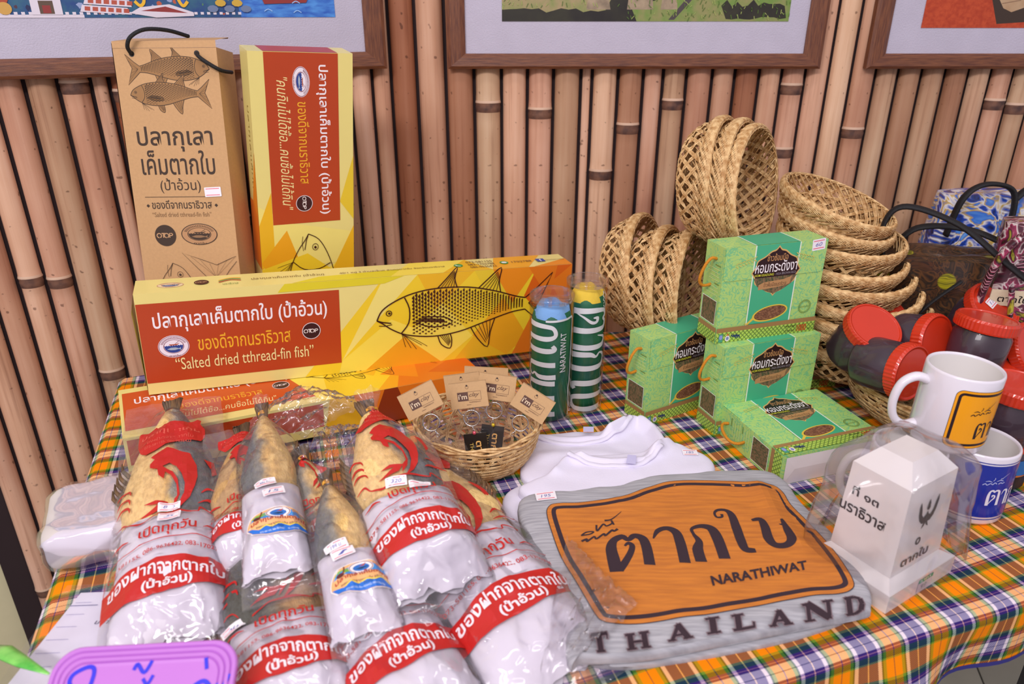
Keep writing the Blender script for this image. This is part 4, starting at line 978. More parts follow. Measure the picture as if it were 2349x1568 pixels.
jar('dark jar lying on its side at the back, its body end showing', 2120, 705, 1.08, (-.75, .5, .35))
price('price_sticker', j5, lambda a, b, o: (a, b, JH+.0072+o), -.004, .006, '17', w=.022, h=.014, rot=.5)
jl = jar('red-lidded jar with a blue and black label behind the blue mug', 2350, 1003, .81, (0, 0, 1), drop=JH+.0)
jl.matrix_world = Matrix.Translation((.632, .812, .0015)) 
p = Pr(); p.rect(-.06, .004, .06, .046, ink('#16131c')); p.rect(-.06, .024, .06, .046, ink('#1f6fb4')); p.poly([(-.06, .022)]+jag(-.06, .06, .026, .003, 20, 4)+[(.06, .022)], ink('#c8702c'))
p.text('กะปิแท้', -.035, .034, ink('#e8d84a'), w=.03, h=.008); p.text('PUR', -.035, .008, WHT, w=.014, h=.006)
p.build('paper_label', jl, cyl_fn(JR+.0004), cut=(.004, .05), base=.0003, lift=.00006)

# ------------------------------------------------------------------ mugs
CER = mat('white_glaze', '#e4dfe8', .12, var=.02, coat=.6); CERI = mat('white_glaze_inside', '#ddd9d6', .2, var=.02, coat=.4)
MR_, MH = .041, .095
def mug(label, M, hd, paint=None, body=None):
    t = thing('mug', label, 'mug', 'mugs', M=M)
    pr_ = [(.0001, .002), (MR_*.88, .001), (MR_*.95, .0), (MR_, .004), (MR_, MH-.003), (MR_-.0008, MH-.0006), (MR_-.0019, MH), (MR_-.0031, MH-.0008), (MR_-.0037, MH-.003), (MR_-.0037, .012), (MR_-.008, .006), (.0001, .005)]
    lathe('mug_body', pr_, t, [CER, CERI], 64, mi=lambda i: 1 if i >= 8 else 0)
    h = Tubes(); c, s = cos(hd), sin(hd)
    pts = smooth2([(MR_-.002, .076), (MR_+.012, .0795), (MR_+.026, .070), (MR_+.031, .048), (MR_+.026, .027), (MR_+.012, .016), (MR_-.002, .019)], 6)
    h.add([(q[0]*c, q[0]*s, q[1]) for q in pts], [.0072-.0014*sin(pi*i/(len(pts)-1)) for i in range(len(pts))], 12, flat=.8); h.make('handle', t, CER)
    if paint:
        p = Pr(); paint(p); p.build('printed_sign', t, cyl_fn(MR_), cut=(.003, .05), base=.0002, lift=.00005)
    return t
ORG = ink('#f2a21c', .15); DK = ink('#2b1a20', .2)
def paint_or(p):
    x0, x1, y0, y1 = -.026, .066, .010, .082
    p.rrect(x0, y0, x1, y1, .008, DK); p.rrect(x0+.0005, y0+.0005, x1-.0005, y1-.0005, .0078, ORG); p.rrect(x0+.003, y0+.003, x1-.003, y1-.003, .006, DK, w=.003)
    big_thai(p, TAKBAI, DK, .0195, .0045, .0225); nini(p, DK, .022, -.006, .052); p.text('NARATHIWAT', .03, .0145, DK, w=.03, h=.004)
def paint_bl(p):
    BL = ink('#20309a', .15); y0, y1 = .0, .095
    p.rect(-.118, .0125, .118, .084, BL); 
    for y in (.0095, .0865): p.rect(-.118, y-.0006, .118, y+.0006, BL)
    big_thai(p, TAKBAI, ink('#e6e4f0', .15), .021, -.005, .030); nini(p, ink('#b8c0e8', .15), .022, -.014, .058)
rotM = lambda a: Matrix.Rotation(a, 4, 'Z')
mug('orange printed mug standing on top of the blue and white mugs', Matrix.Translation((.516, .752, .0975)) @ Matrix.Rotation(.03, 4, 'Y'), pi-.02, paint_or)
mug('dark blue printed mug under the orange one', Matrix.Translation((.561, .748, .0015)), 1.2, paint_bl)
mug('white mug behind the boundary stone figure, its handle showing at the left', Matrix.Translation((.470, .738, .0015)), pi-.1)
for c_ in (): pass

# ------------------------------------------------------------------ milestone figure in a clear bag
STW = mat('white_ceramic', '#e8e2e0', .25, var=.02, coat=.4)
MS = Matrix.Translation((.380, .567, .0015)) @ rotM(math.radians(31.6))
ms = thing('milestone_figure', 'white boundary stone shaped money box wrapped in a clear bag, right of the grey shirt', 'figurine', M=MS)
bw, bd = .118, .092
def frustum(bm, q0, q1, z0, z1):
    a = [bm.verts.new((x, y, z0)) for x, y in q0]; b = [bm.verts.new((x, y, z1)) for x, y in q1]
    n = len(a); bm.faces.new(list(reversed(a))); bm.faces.new(b)
    for i in range(n): bm.faces.new((a[i], a[(i+1) % n], b[(i+1) % n], b[i]))
rq = lambda x0, y0, x1, y1: [(x0, y0), (x1, y0), (x1, y1), (x0, y1)]
bm = bmesh.new(); frustum(bm, rq(0, 0, bw, bd), rq(0, 0, bw, bd), 0, .022); frustum(bm, rq(.001, .001, bw-.001, bd-.001), rq(.014, .012, bw-.022, bd-.014), .022, .034); bmo('plinth', bm, ms, STW, bev=.003)
X0, X1_, Y0_, Y1_ = .012, bw-.018, .010, bd-.012
bm = bmesh.new(); frustum(bm, rq(X0, Y0_, X1_, Y1_), rq(X0+.004, Y0_+.003, X1_-.004, Y1_-.003), .033, .136)
frustum(bm, rq(X0+.004, Y0_+.003, X1_-.004, Y1_-.003), rq(X0+.022, Y0_+.018, X1_-.022, Y1_-.018), .1359, .155)
bmo('stone_body', bm, ms, STW, bev=.003)
p = Pr(); MK_ = ink('#2a2126', .3)
p.text('๐', .045, .060, MK_, h=.009, bold=.02); p.text('ตากใบ', .026, .040, MK_, w=.048, h=.012, bold=.02)
s0 = len(p.L)
for s_ in (-1, 1):
    cx = .055
    p.poly([(cx+s_*.0015, .082), (cx+s_*.006, .079), (cx+s_*.010, .084), (cx+s_*.012, .092), (cx+s_*.0155, .101), (cx+s_*.0165, .094), (cx+s_*.015, .084), (cx+s_*.012, .077), (cx+s_*.007, .072), (cx+s_*.003, .072), (cx+s_*.006, .065), (cx+s_*.002, .068), (cx+s_*.0, .072), (cx, .086)], MK_)
p.ell(.055, .090, .0028, .0034, MK_, n=14); p.poly([(.0525, .093), (.055, .100), (.0575, .093)], MK_)
p.xf(lambda a, b: (a, b+.014), s0); p.build('printed_front', ms, lambda a, b, o: (a, Y0_+.003*(b-.033)/.103-o-.0002, b), base=.0003)
p = Pr(); p.text('ที่ ๑๓', .022, .100, MK_, w=.03, h=.012, bold=.02); p.text('นราธิวาส', .012, .078, MK_, w=.052, h=.013, bold=.02)
p.build('printed_side', ms, lambda a, b, o: (X0+.004*(b-.033)/.103-o-.0002, Y1_+.012-a, b), base=.0003)
p = Pr(); p.rect(.052, .001, .078, .019, ink('#cfc6cc')); p.rect(.052, .014, .078, .019, ink('#1fa070')); p.text('ราคา', .055, .015, WHT, w=.018, h=.003); p.text('99', .058, .005, ink('#8a8a96'), w=.01, h=.006); p.build('price_sticker', ms, front(0), base=.0004)
def wrapbag(u, v):
    a = 2*pi*u
    z = .022+.156*v if v < .9 else .163+.02*sin((v-.9)*5)
    cx, cy = (X0+X1_)/2, (Y0_+Y1_)/2; hx, hy = (X1_-X0)/2+.010+.012*(1-v), (Y1_-Y0_)/2+.012+.012*(1-v)
    e = 1.0/max(abs(cos(a))**1.0, abs(sin(a)), .75)
    tp = 1-max(0, (v-.72)/.28)**2*.75
    x = cx+hx*cos(a)*e*tp; y = cy+hy*sin(a)*e*tp
    n1 = noise.noise(Vector((x*38, y*38, z*30))); k = .0035*n1
    fl = .028*max(0, cos(a-.1))**6*(1-v)+.03*max(0, cos(a-pi+.25))**8*sin(pi*min(1, v*1.2))
    return (x+(k+fl)*cos(a), y+k*sin(a), max(z+.002*n1, .001))
grid('clear_bag', wrapbag, 64, 34, ms, FILM2)

# ------------------------------------------------------------------ carded key rings
CARD = mat('kraft_tag', '#c8a273', .75, var=.06, scale=300); CBR = ink('#5e4034'); STL = mat('steel_ring', '#d8d8da', .15, metal=1.0)
LEA = mat('black_leather', '#1c1714', .3, coat=.5)
def keycard(label, u, v, y, rz, tilt, w=.049, h=.034, tag_=True, bead='#d85a6a', flip=False):
    c = PY(u, v, y)
    M = Matrix.Translation(c) @ Matrix.Rotation(-.12, 4, 'Z') @ Matrix.Rotation(-tilt, 4, 'X') @ Matrix.Rotation(rz, 4, 'Y')
    t = thing('carded_key_ring', label, 'key ring', 'carded key rings in the small basket', M=M)
    bm = bxm(-w/2, -.0008, -h/2, w/2, -.0002, h/2); bxm(-w/2, .0006, -h/2+.001, w/2, .0012, h/2, bm); bxm(-w/2, -.0008, h/2-.0005, w/2, .0012, h/2+.0003, bm); bmo('kraft_header', bm, t, CARD)
    p = Pr(); p.rect(-w*.30, -h*.22, -w*.02, h*.12, CBR); p.text("i'm", -w*.28, -h*.15, ink('#e8d2b0'), w=w*.23, h=h*.2, bold=.012)
    p.rrect(-w*.02, -h*.22, w*.33, h*.12, .0003, CBR, w=.0003); p.text('clay', w*.01, -h*.12, CBR, w=w*.28, h=h*.2, shear=.5); p.text('INSPIREDOT', w*.0, -h*.31, CBR, w=w*.3, h=h*.045); p.line([(-w*.08, -h*.38), (w*.04, -h*.38)], .0004, CBR)
    p.ell(-w*.02, h*.30, .0022, .0022, CBR, w=.0003, n=18); p.ell(-w*.02, h*.36, .0012, .0012, ink('#3a2a22'), n=12)
    p.build('printed_logo', t, front(-.0008), base=.0002)
    def bag(uu, vv): x = (uu-.5)*w*1.02; z = -h/2-vv*.085; return (x, .0004+.004*sin(vv*3)+.0025*noise.noise(Vector((x*90, z*90, rz))), z)
    grid('clear_sleeve', bag, 10, 18, t, FILM)
    r = Tubes(); n = 32
    for k in range(2): r.add([(.0105*cos(2*pi*i/n), -.001-.0012*k, -h/2-.0135+.0105*sin(2*pi*i/n)) for i in range(n)], .0007, 6, closed=True)
    r.make('split_ring', t, STL)
    ch = Tubes()
    for k in range(2):
        cz = -h/2-.027-.0042*k; ch.add([((.0016*cos(2*pi*i/10) if k % 2 else 0), -.0015+(0 if k % 2 else .0016*cos(2*pi*i/10)), cz+.0028*sin(2*pi*i/10)) for i in range(10)], .0005, 5, closed=True)
    ch.make('chain', t, STL)
    if tag_:
        bm = bmesh.new(); bmesh.ops.create_uvsphere(bm, u_segments=12, v_segments=8, radius=.0026, matrix=Matrix.Translation((.001, -.003, -h/2-.033))); bmo('bead', bm, t, mat('bead_'+bead.lstrip('#'), bead, .2, metal=.5), True)
        z1 = -h/2-.034
        bm = bxm(-.014, -.0022, z1-.055, .016, .0, z1); bmo('leather_tag', bm, t, LEA, bev=.0009)
        p = Pr(); s0 = len(p.L); p.text('ตากใบ', 0, 0, ink('#e0ac60'), w=.036, h=.010, bold=.02); p.xf(lambda a, b: (.003+b-.002, z1-.010-a), s0); s0 = len(p.L); p.text('THAILAND', 0, 0, ink('#d8b85a'), w=.036, h=.0045); p.xf(lambda a, b: (-.007+b, z1-.012-a), s0)
        p.build('printed_gold_lettering', t, front(-.0022), base=.0003)
    return t
keycard('carded key ring leaning out of the wicker basket at the left', 964, 918, .80, -.52, .35, tag_=False)
keycard('carded key ring second from the left in the wicker basket, card half hidden', 1062, 885, .875, -.18, .30, tag_=False)
keycard('middle carded key ring in the wicker basket, black tag and pink bead', 1075, 905, .835, -.17, .30)
keycard('carded key ring right of the middle one, black tag with a yellow bead', 1140, 888, .85, .08, .30, bead='#d8b82c')
keycard('plain kraft card standing at the back of the wicker basket', 1115, 870, .89, -.0, .25, w=.06, tag_=False)
keycard('carded key ring leaning out of the wicker basket at the right', 1222, 925, .83, .52, .30, tag_=False)

# ------------------------------------------------------------------ patterned cloth bags at the right edge
def batik(name, base, cols, sc, fl=None, coat=.3, th=.36):
    N = NT(name); tc = N.n('TexCoord'); nz = N.n('TexNoise', i_Scale=sc, i_Detail=2., i_Distortion=2.2); N.l(tc, 'Object', nz, 0)
    r = N.ramp(cols); N.l(nz, 0, r, 0)
    vo = N.n('TexVoronoi', i_Scale=sc*.9); N.l(tc, 'Object', vo, 0); vo.feature = 'F1'
    fr = N.ramp([(.0, '#ffffff'), (th, '#ffffff'), (th+.05, (0, 0, 0, 1))]); N.l(vo, 'Distance', fr, 0)
    wv = N.n('TexWave', i_Scale=sc*1.4, i_Distortion=7., i_Detail=1.); wv.wave_type = 'RINGS'; N.l(tc, 'Object', wv, 0)
    rw = N.ramp(fl or cols); N.l(wv, 0, rw, 0)
    mx = N.n('MixRGB'); N.l(fr, 0, mx, 0); N.l(r, 0, mx, 1); N.l(rw, 0, mx, 2); N.l(mx, 0, N.b, 'Base Color')
    N.b.inputs['Roughness'].default_value = .4; N.b.inputs['Coat Weight'].default_value = coat; return N.m
BBL = batik('batik_blue', '', [(.3, '#0f1a4c'), (.42, '#1b4bb8'), (.5, '#e8e4e0'), (.54, '#c9a53c'), (.6, '#2f6fd0'), (.75, '#6fa8e8')], 24, [(.2, '#1846b0'), (.5, '#b89a3c'), (.6, '#2a62c8'), (.9, '#e8ecf2')], coat=.7)
BBR = batik('batik_olive', '', [(.3, '#17150f'), (.42, '#4c301a'), (.48, '#1d1a16'), (.54, '#5c3c1e'), (.6, '#201c14'), (.72, '#55381c')], 27, [(.2, '#9a9414'), (.45, '#5c5a10'), (.6, '#b0a81c'), (.9, '#6c6a12')], th=.27)
BMA = batik('batik_maroon', '', [(.3, '#1a0c12'), (.44, '#5a1430'), (.5, '#e0d4d0'), (.53, '#a02c58'), (.62, '#2c0c18'), (.7, '#b8b02c'), (.8, '#3a0f20')], 24, [(.2, '#4c1228'), (.5, '#e8c8cc'), (.55, '#a8305a'), (.9, '#20080f')])
BKH = mat('black_webbing', '#0d0c0f', .7, bump=.3, bscale=400); LBL = mat('woven_label', '#ddd0b0', .8, bump=.3, bscale=300)
def softbag(label, cx, cy, z0, w, d, h, rz, m, handles, lab=None, lean=0., g=None, hz=0.):
    M = Matrix.Translation((cx, cy, z0)) @ Matrix.Rotation(rz, 4, 'Z') @ Matrix.Rotation(lean, 4, 'X')
    t = thing('cloth_bag', label, 'bag', g, M=M)
    def fn(u, v):
        a = 2*pi*u; e = 4; ca, sa = cos(a), sin(a); k = (abs(ca)**e+abs(sa)**e)**(-1/e)
        tpr = 1-.35*max(0, v-.1)**1.5; bulge = 1+.08*sin(pi*v)
        x = w/2*ca*k*bulge*(1-.06*v); y = d/2*sa*k*bulge*tpr
        zz = h*v if v < 1 else h
        n1 = noise.noise(Vector((x*14+cx*9, y*14, zz*14)))*.006
        return (x+n1, y+n1, zz+n1*.5*v+.001)
    o = grid('bag_body', fn, 64, 22, t, m)
    fnc = lambda u, v: (lambda q, tt: (q[0]*(1-v), q[1]*(1-v), q[2]+.004*sin(pi*v)))(fn(u, 1), 0)
    grid('bag_top', fnc, 64, 6, t, m)
    for hp, r in handles:
        hp = [(x_, y_, z_+hz*min(1, z_/.15)) for x_, y_, z_ in hp]
        tb2 = Tubes(); tb2.add(smooth2(hp, 8), r, 8, flat=.45); tb2.make('handle', t, BKH if m is not BMA else BMA)
    if lab:
        lx, lz, lr, ly = lab
        l = raw('woven_label', [(lx-.03, ly, lz-.012), (lx+.03, ly, lz-.012), (lx+.03, ly-.0, lz+.012), (lx-.03, ly, lz+.012), (lx-.03, ly+.002, lz-.012), (lx+.03, ly+.002, lz-.012), (lx+.03, ly+.002, lz+.012), (lx-.03, ly+.002, lz+.012)], [(0, 1, 2, 3), (4, 7, 6, 5), (0, 4, 5, 1), (1, 5, 6, 2), (2, 6, 7, 3), (3, 7, 4, 0)], t, LBL)
        p = Pr(); p.text('ตากใบ', -.02, -.006, ink('#1c1818'), w=.04, h=.011, bold=.01); p.build('lettering', l, lambda a, b, o: (lx+a, ly-o, lz+b), base=.0004)
    return t
q = PY(2260, 560, 1.20)
softbag('blue flower-patterned cloth bag with black handles at the back right', q.x+.06, 1.21, .0, .30, .10, .285, -.12, BBL,
        [([(-.14, -.05, .20), (-.13, -.055, .262), (-.10, -.05, .285), (-.06, -.05, .28), (-.05, -.056, .25), (-.055, -.062, .18)], .009), ([(-.05, -.05, .262), (-.02, -.045, .285), (.05, -.04, .288), (.1, -.045, .27), (.11, -.05, .25)], .008)], (-.012, .252, 0, -.060), hz=.024)
q = PY(2200, 650, 1.05)
softbag('brown cloth bag with yellow roses and black handles, behind the jars', q.x+.012, 1.075, .0, .25, .11, .228, -.25, BBR,
        [([(-.12, -.02, .18), (-.125, .0, .235), (-.10, .0, .262), (-.03, -.02, .245), (.03, -.05, .205), (.06, -.062, .185)], .0085), ([(-.10, .03, .18), (-.07, .03, .22), (.0, .02, .225), (.07, -.0, .20), (.09, -.02, .185)], .0085), ([(-.02, -.062, .175), (-.07, -.068, .12), (-.10, -.07, .03)], .004)], (.052, .190, 0, -.062), .08, hz=.036)
q = PY(2345, 640, .98)
softbag('maroon feather-patterned cloth bag at the right edge of the picture', q.x+.062, 1.01, .0, .16, .10, .285, -.5, BMA,
        [([(-.075, -.05, .02), (-.085, -.06, .12), (-.07, -.06, .21), (-.03, -.055, .245), (.03, -.05, .25)], .012), ([(-.045, -.07, .03), (-.04, -.07, .10), (-.05, -.065, .16)], .009)], hz=.045)

# ------------------------------------------------------------------ folded shirts
def seg_d(p, a, b):
    ab = b-a; t = max(0, min(1, (p-a).dot(ab)/(ab.length_squared+1e-12))); return (p-a-ab*t).length
def slab(name, label, outline, h0, m, z0=0., ridges=(), wob=.0018, g=None, sharp=7, nr=26, na=160, wf=22):
    """folded cloth: outline in world x, y; rounded edges, soft wrinkles and raised folds"""
    out = [Vector((q.x, q.y)) for q in smooth2(outline, max(2, na//len(outline)), True)]; n = len(out)
    c = sum(out, Vector((0, 0)))/n
    rd = [([Vector((q[0], q[1])) for q in pts], A, w_) for pts, A, w_ in ridges]
    def hz(x, y):
        q = Vector((x, y)); z = wob*(noise.noise(Vector((x*wf, y*wf, h0*90)))+.5*noise.noise(Vector((x*wf*2.4, y*wf*1.7, 3))))
        for pts, A, w_ in rd:
            d = min(seg_d(q, a, b) for a, b in zip(pts, pts[1:])); z += A*math.exp(-(d/w_)**2)
        return z
    vs = []; fs = []
    rs = [math.sin(pi/2*i/nr)**.8 for i in range(nr+1)]
    for r in rs:
        for k in range(n):
            q = c+(out[k]-c)*r; e = max(0, 1-r**(sharp*2))**.5
            hh = hz(q.x, q.y); vs.append((q.x, q.y, z0+h0*.45+(h0*.55)*e+hh*(1 if r < .97 else .5)))
    for dz, sc in ((.3, 1.0), (.12, 1.003), (0, .995)):
        for k in range(n): q = c+(out[k]-c)*sc; vs.append((q.x, q.y, z0+h0*dz*.9+.0006+.0008*sin(k*.7)*(dz > 0)))
    R_ = len(rs)+3
    for j in range(R_-1):
        for k in range(n): fs.append((j*n+k, j*n+(k+1) % n, (j+1)*n+(k+1) % n, (j+1)*n+k)[::-1])
    fs.append(tuple((R_-1)*n+k for k in range(n)))
    o = raw(name, vs, fs, None, m, True); tag(o, label, 'shirt', g)
    return o, (lambda x, y: z0+h0+hz(x, y))
WSH = mat('white_jersey', '#e4dff0', .85, var=.03, bump=.15, bscale=500)
GSH = mat('grey_marl_jersey', '#b4b3b8', .9, c2='#9c9ba1', scale=30, stretch=(1, 12, 1), bump=.15, bscale=500)
w0 = lambda u, v, z=.02: P(u, v, z)
slab('folded_shirt', 'white folded shirt under the grey one, its corner showing at the left', [w0(1153, 1152, .010), w0(1212, 1240, .008), w0(1330, 1330, .008), w0(1700, 1300, .008), w0(1640, 1120, .01), w0(1300, 1105, .01), w0(1190, 1110, .01)], .011, WSH, g='white folded shirts', wob=.0006)
o, hf = slab('folded_shirt', 'white folded shirt farthest back, just in front of the tubes and wicker basket', [w0(1222, 1000, .016), w0(1290, 985, .016), w0(1400, 982, .016), w0(1448, 962, .02), w0(1495, 968, .02), w0(1540, 1030, .016), w0(1560, 1080, .01), w0(1400, 1110, .01), w0(1205, 1100, .01)], .014, WSH,
    ridges=[([w0(1400, 990), w0(1440, 968), w0(1462, 958), w0(1500, 985), w0(1525, 1030)], .016, .010), ([w0(1235, 992), w0(1310, 1002), w0(1380, 998), w0(1430, 975)], .005, .006), ([w0(1240, 1040), w0(1330, 1030), w0(1450, 1045)], .004, .012)], g='white folded shirts')
raw('neck_label', [tuple(w0(1338, 990, .026)), tuple(w0(1362, 990, .026)), tuple(w0(1362, 978, .026)), tuple(w0(1338, 978, .026))], [(0, 1, 2, 3)], o, mat('neck_label', '#c9c4e8', .7))
rb = Tubes(); rb.add([Vector((q.x, q.y, hf(q.x, q.y)+.0005)) for q in smooth2([w0(1228, 994), w0(1262, 1004), w0(1310, 1010), w0(1370, 1006), w0(1420, 990), w0(1446, 968)], 8)], .0042, 8, flat=.5, up=(0, 0, 1)); rb.make('collar_rib', o, WSH)
o, hf = slab('folded_shirt', 'white folded shirt between the grey shirt and the farthest white one, with price sticker', [w0(1262, 1090, .02), w0(1300, 1058, .02), w0(1400, 1048, .02), w0(1495, 1040, .02), w0(1545, 1022, .022), w0(1618, 1046, .02), w0(1640, 1090, .016), w0(1600, 1180, .012), w0(1300, 1180, .012), w0(1190, 1135, .012)], .020, WSH, z0=.008,
    ridges=[([w0(1270, 1086), w0(1300, 1056), w0(1330, 1064)], .008, .010), ([w0(1500, 1050), w0(1535, 1018), w0(1562, 1020)], .012, .009), ([w0(1330, 1064), w0(1400, 1072), w0(1480, 1066), w0(1510, 1045)], .005, .006)], g='white folded shirts')
rb = Tubes(); rb.add([Vector((q.x, q.y, hf(q.x, q.y)+.0005)) for q in smooth2([w0(1302, 1060), w0(1340, 1074), w0(1400, 1082), w0(1470, 1076), w0(1515, 1048)], 8)], .0042, 8, flat=.5, up=(0, 0, 1)); rb.make('collar_rib', o, WSH)
raw('neck_label', [tuple(w0(1436, 1062, .036)), tuple(w0(1458, 1064, .036)), tuple(w0(1460, 1044, .036)), tuple(w0(1440, 1042, .036))], [(0, 1, 2, 3)], o, mat('neck_label', '#c9c4e8', .7))
cst = w0(1583, 1036, .03); price('price_sticker', o, lambda a, b, oo: (cst.x+a, cst.y+b, hf(cst.x+a, cst.y+b)+oo), 0, 0, '185', w=.020, h=.013)
# grey printed shirt
ZG = .030
g0 = lambda u, v, z=ZG: P(u, v, z)
# lower, slightly larger fold of the grey shirt, then the top fold with the print
LF = ('folded_shirt', 'x', [w0(1230, 1150, .02), w0(1280, 1300, .014), w0(1335, 1500, .010), w0(1600, 1500, .010), w0(1960, 1400, .010), w0(1900, 1250, .014), w0(1740, 1110, .018), w0(1500, 1110, .02)])
GO = [g0(1195, 1133), g0(1215, 1240), g0(1262, 1360), g0(1305, 1500), g0(1335, 1528, .012), g0(1480, 1512, .016), g0(1660, 1478, .016), g0(1850, 1440, .016), g0(1980, 1412, .018), g0(1997, 1395, .02), g0(1994, 1330), g0(1930, 1230), g0(1840, 1140), g0(1800, 1090), g0(1745, 1068), g0(1600, 1074), g0(1450, 1090), g0(1330, 1112)]
c3 = lambda x, y, z=ZG: P(1150+x/2.348, 900+y/2.348, z)
gs, hg = slab('folded_shirt', 'grey folded shirt with large orange sign print and THAILAND along its edge', GO, .017, GSH, z0=.0125, sharp=10, wob=.0022, wf=14, g=None, nr=34, na=220,
    ridges=[([c3(640, 590), c3(900, 505), c3(1250, 495), c3(1400, 520)], .003, .02), ([c3(1380, 500), c3(1450, 620), c3(1600, 800)], .004, .011), ([c3(500, 1330), c3(900, 1330), c3(1500, 1260), c3(1900, 1180)], -.002, .012)])
lf, _h = slab('lower_fold', 'x', LF[2], .0115, GSH, wob=.0008); lf.parent = gs
for k_ in ('label', 'category'): del lf[k_]
p = Pr(); OR = mat('orange_print_on_marl', '#cd7c2c', .85, c2='#b86c2a', scale=26, stretch=(1, 10, 1)); DP = ink('#33212b', .8)
oc = [(243, 655), (256, 615), (300, 600), (450, 590), (640, 570), (780, 522), (900, 492), (1050, 485), (1200, 485), (1290, 492), (1400, 500), (1470, 505), (1520, 540), (1560, 600), (1650, 690), (1740, 785), (1810, 870), (1870, 960), (1902, 1030), (1882, 1065), (1820, 1080), (1700, 1087), (1560, 1112), (1380, 1150), (1150, 1190), (950, 1212), (760, 1238), (640, 1242), (545, 1232), (500, 1190), (440, 1090), (385, 990), (320, 880), (275, 760)]
X2 = lambda pts: [(q.x, q.y) for q in [c3(*a) for a in pts]]
def inset(pts, d):
    n = len(pts); out = []
    for i in range(n):
        a, b = Vector(pts[i-1]), Vector(pts[(i+1) % n]); t = (b-a).normalized(); out.append((pts[i][0]-t.y*d*-1, pts[i][1]+t.x*d*-1))
    return out
ow = [tuple(q) for q in smooth2([Vector(q) for q in X2(oc)], 4, True)]
p.poly(ow, DP); sgn = 1
iw = inset(ow, .0009); 
cx_ = sum(q[0] for q in ow)/len(ow); cy_ = sum(q[1] for q in ow)/len(ow)
if sum((Vector(q)-Vector((cx_, cy_))).length for q in iw) > sum((Vector(q)-Vector((cx_, cy_))).length for q in ow): sgn = -1; iw = inset(ow, -.0009)
p.poly(iw, OR); p.line(inset(ow, sgn*.0085), .0052, DP, closed=True)
K3 = .00024
for pts, w in (([(622, 968), (604, 900), (592, 840), (606, 800), (650, 782), (683, 800), (715, 778), (758, 790), (780, 835), (800, 932)], [62, 58, 50, 36, 34, 22, 34, 46, 48, 50]), ([(636, 960), (668, 915), (696, 868), (704, 834), (684, 818), (664, 832)], [36, 34, 30, 26, 20, 10]),
               ([(818, 790), (842, 748), (890, 734), (938, 756), (962, 810), (990, 920)], [6, 26, 30, 42, 48, 50]), ([(1078, 912), (1058, 850), (1064, 806), (1034, 766), (1026, 738), (1072, 722), (1126, 734), (1158, 780), (1204, 896)], [52, 50, 32, 16, 16, 28, 44, 52, 52]),
               ([(1186, 655), (1188, 670), (1160, 672), (1148, 650), (1166, 634), (1208, 636), (1240, 662), (1266, 730), (1290, 800), (1316, 846), (1370, 852)], [14, 12, 12, 12, 16, 20, 36, 46, 46, 40, 26]), ([(1348, 690), (1394, 686), (1418, 722), (1440, 786), (1478, 820), (1536, 822), (1562, 798), (1538, 748), (1506, 692)], [14, 30, 42, 46, 36, 34, 42, 36, 12]),
               ([(430, 770), (458, 754), (496, 752), (478, 764), (430, 770)], 7), ([(432, 800), (460, 790), (462, 802), (500, 778), (512, 790), (552, 764), (560, 774), (596, 746), (606, 752), (626, 740)], [12, 12, 9, 9, 9, 10, 9, 12, 9, 14]),
               ([(512, 716), (516, 748), (548, 712), (566, 722), (596, 708), (592, 692), (606, 716)], 8), ([(556, 692), (580, 690), (600, 682), (646, 648)], [12, 9, 6, 2])):
    p.curve(X2(pts), [q*K3 for q in w] if isinstance(w, list) else w*K3*1.1, DP, n=6)
def quad_text(s, q, m, bold=0.):
    vs, fs = glyphs(s, bold); x0 = min(v[0] for v in vs); x1 = max(v[0] for v in vs); y0 = min(v[1] for v in vs); y1 = max(v[1] for v in vs)
    A, B, C, D = [Vector((g.x, g.y)) for g in [c3(*k) for k in q]]   # BL, BR, TR, TL
    out = []
    for a, b in vs:
        a = (a-x0)/(x1-x0); b = (b-y0)/(y1-y0); r_ = (A*(1-a)+B*a)*(1-b)+(D*(1-a)+C*a)*b; out.append((r_.x, r_.y))
    p._add(out, fs, m)
quad_text('NARATHIWAT', [(1138, 1045), (1652, 952), (1640, 905), (1124, 990)], DP, .03)
SER = {'T': ([((.5, .05), (.5, .95), .3), ((0, .93), (1, .93), .13), ((.03, .95), (.03, .68), .07), ((.97, .95), (.97, .68), .07), ((.25, .05), (.75, .05), .1)]),
       'H': ([((.2, .0), (.2, 1), .22), ((.8, 0), (.8, 1), .22), ((.2, .5), (.8, .5), .12), ((0, .05), (.4, .05), .1), ((.6, .05), (1, .05), .1), ((0, .95), (.4, .95), .1), ((.6, .95), (1, .95), .1)]),
       'A': ([((.12, .0), (.5, 1), .13), ((.45, 1), (.85, 0), .26), ((.25, .33), (.72, .33), .11), ((-.03, .05), (.3, .05), .1), ((.62, .05), (1.03, .05), .1)]),
       'I': ([((.5, .0), (.5, 1), .34), ((.12, .05), (.88, .05), .1), ((.12, .95), (.88, .95), .1)]),
       'L': ([((.28, .0), (.28, 1), .24), ((.02, .05), (.98, .05), .13), ((.02, .95), (.54, .95), .1), ((.96, .04), (.96, .35), .08)]),
       'N': ([((.16, .0), (.16, 1), .11), ((.84, 0), (.84, 1), .11), ((.14, 1), (.84, .02), .27), ((0, .05), (.34, .05), .09), ((.66, .95), (1, .95), .09), ((-.02, .95), (.25, .95), .1)]),
       'D': ([((.22, .0), (.22, 1), .24), ((0, .05), (.5, .05), .11), ((0, .95), (.5, .95), .11), ((.5, .05), (.8, .2), .15), ((.8, .2), (.9, .5), .22), ((.9, .5), (.8, .8), .22), ((.8, .8), (.5, .95), .15)])}
GRL = ink('#7c6a70', .8)
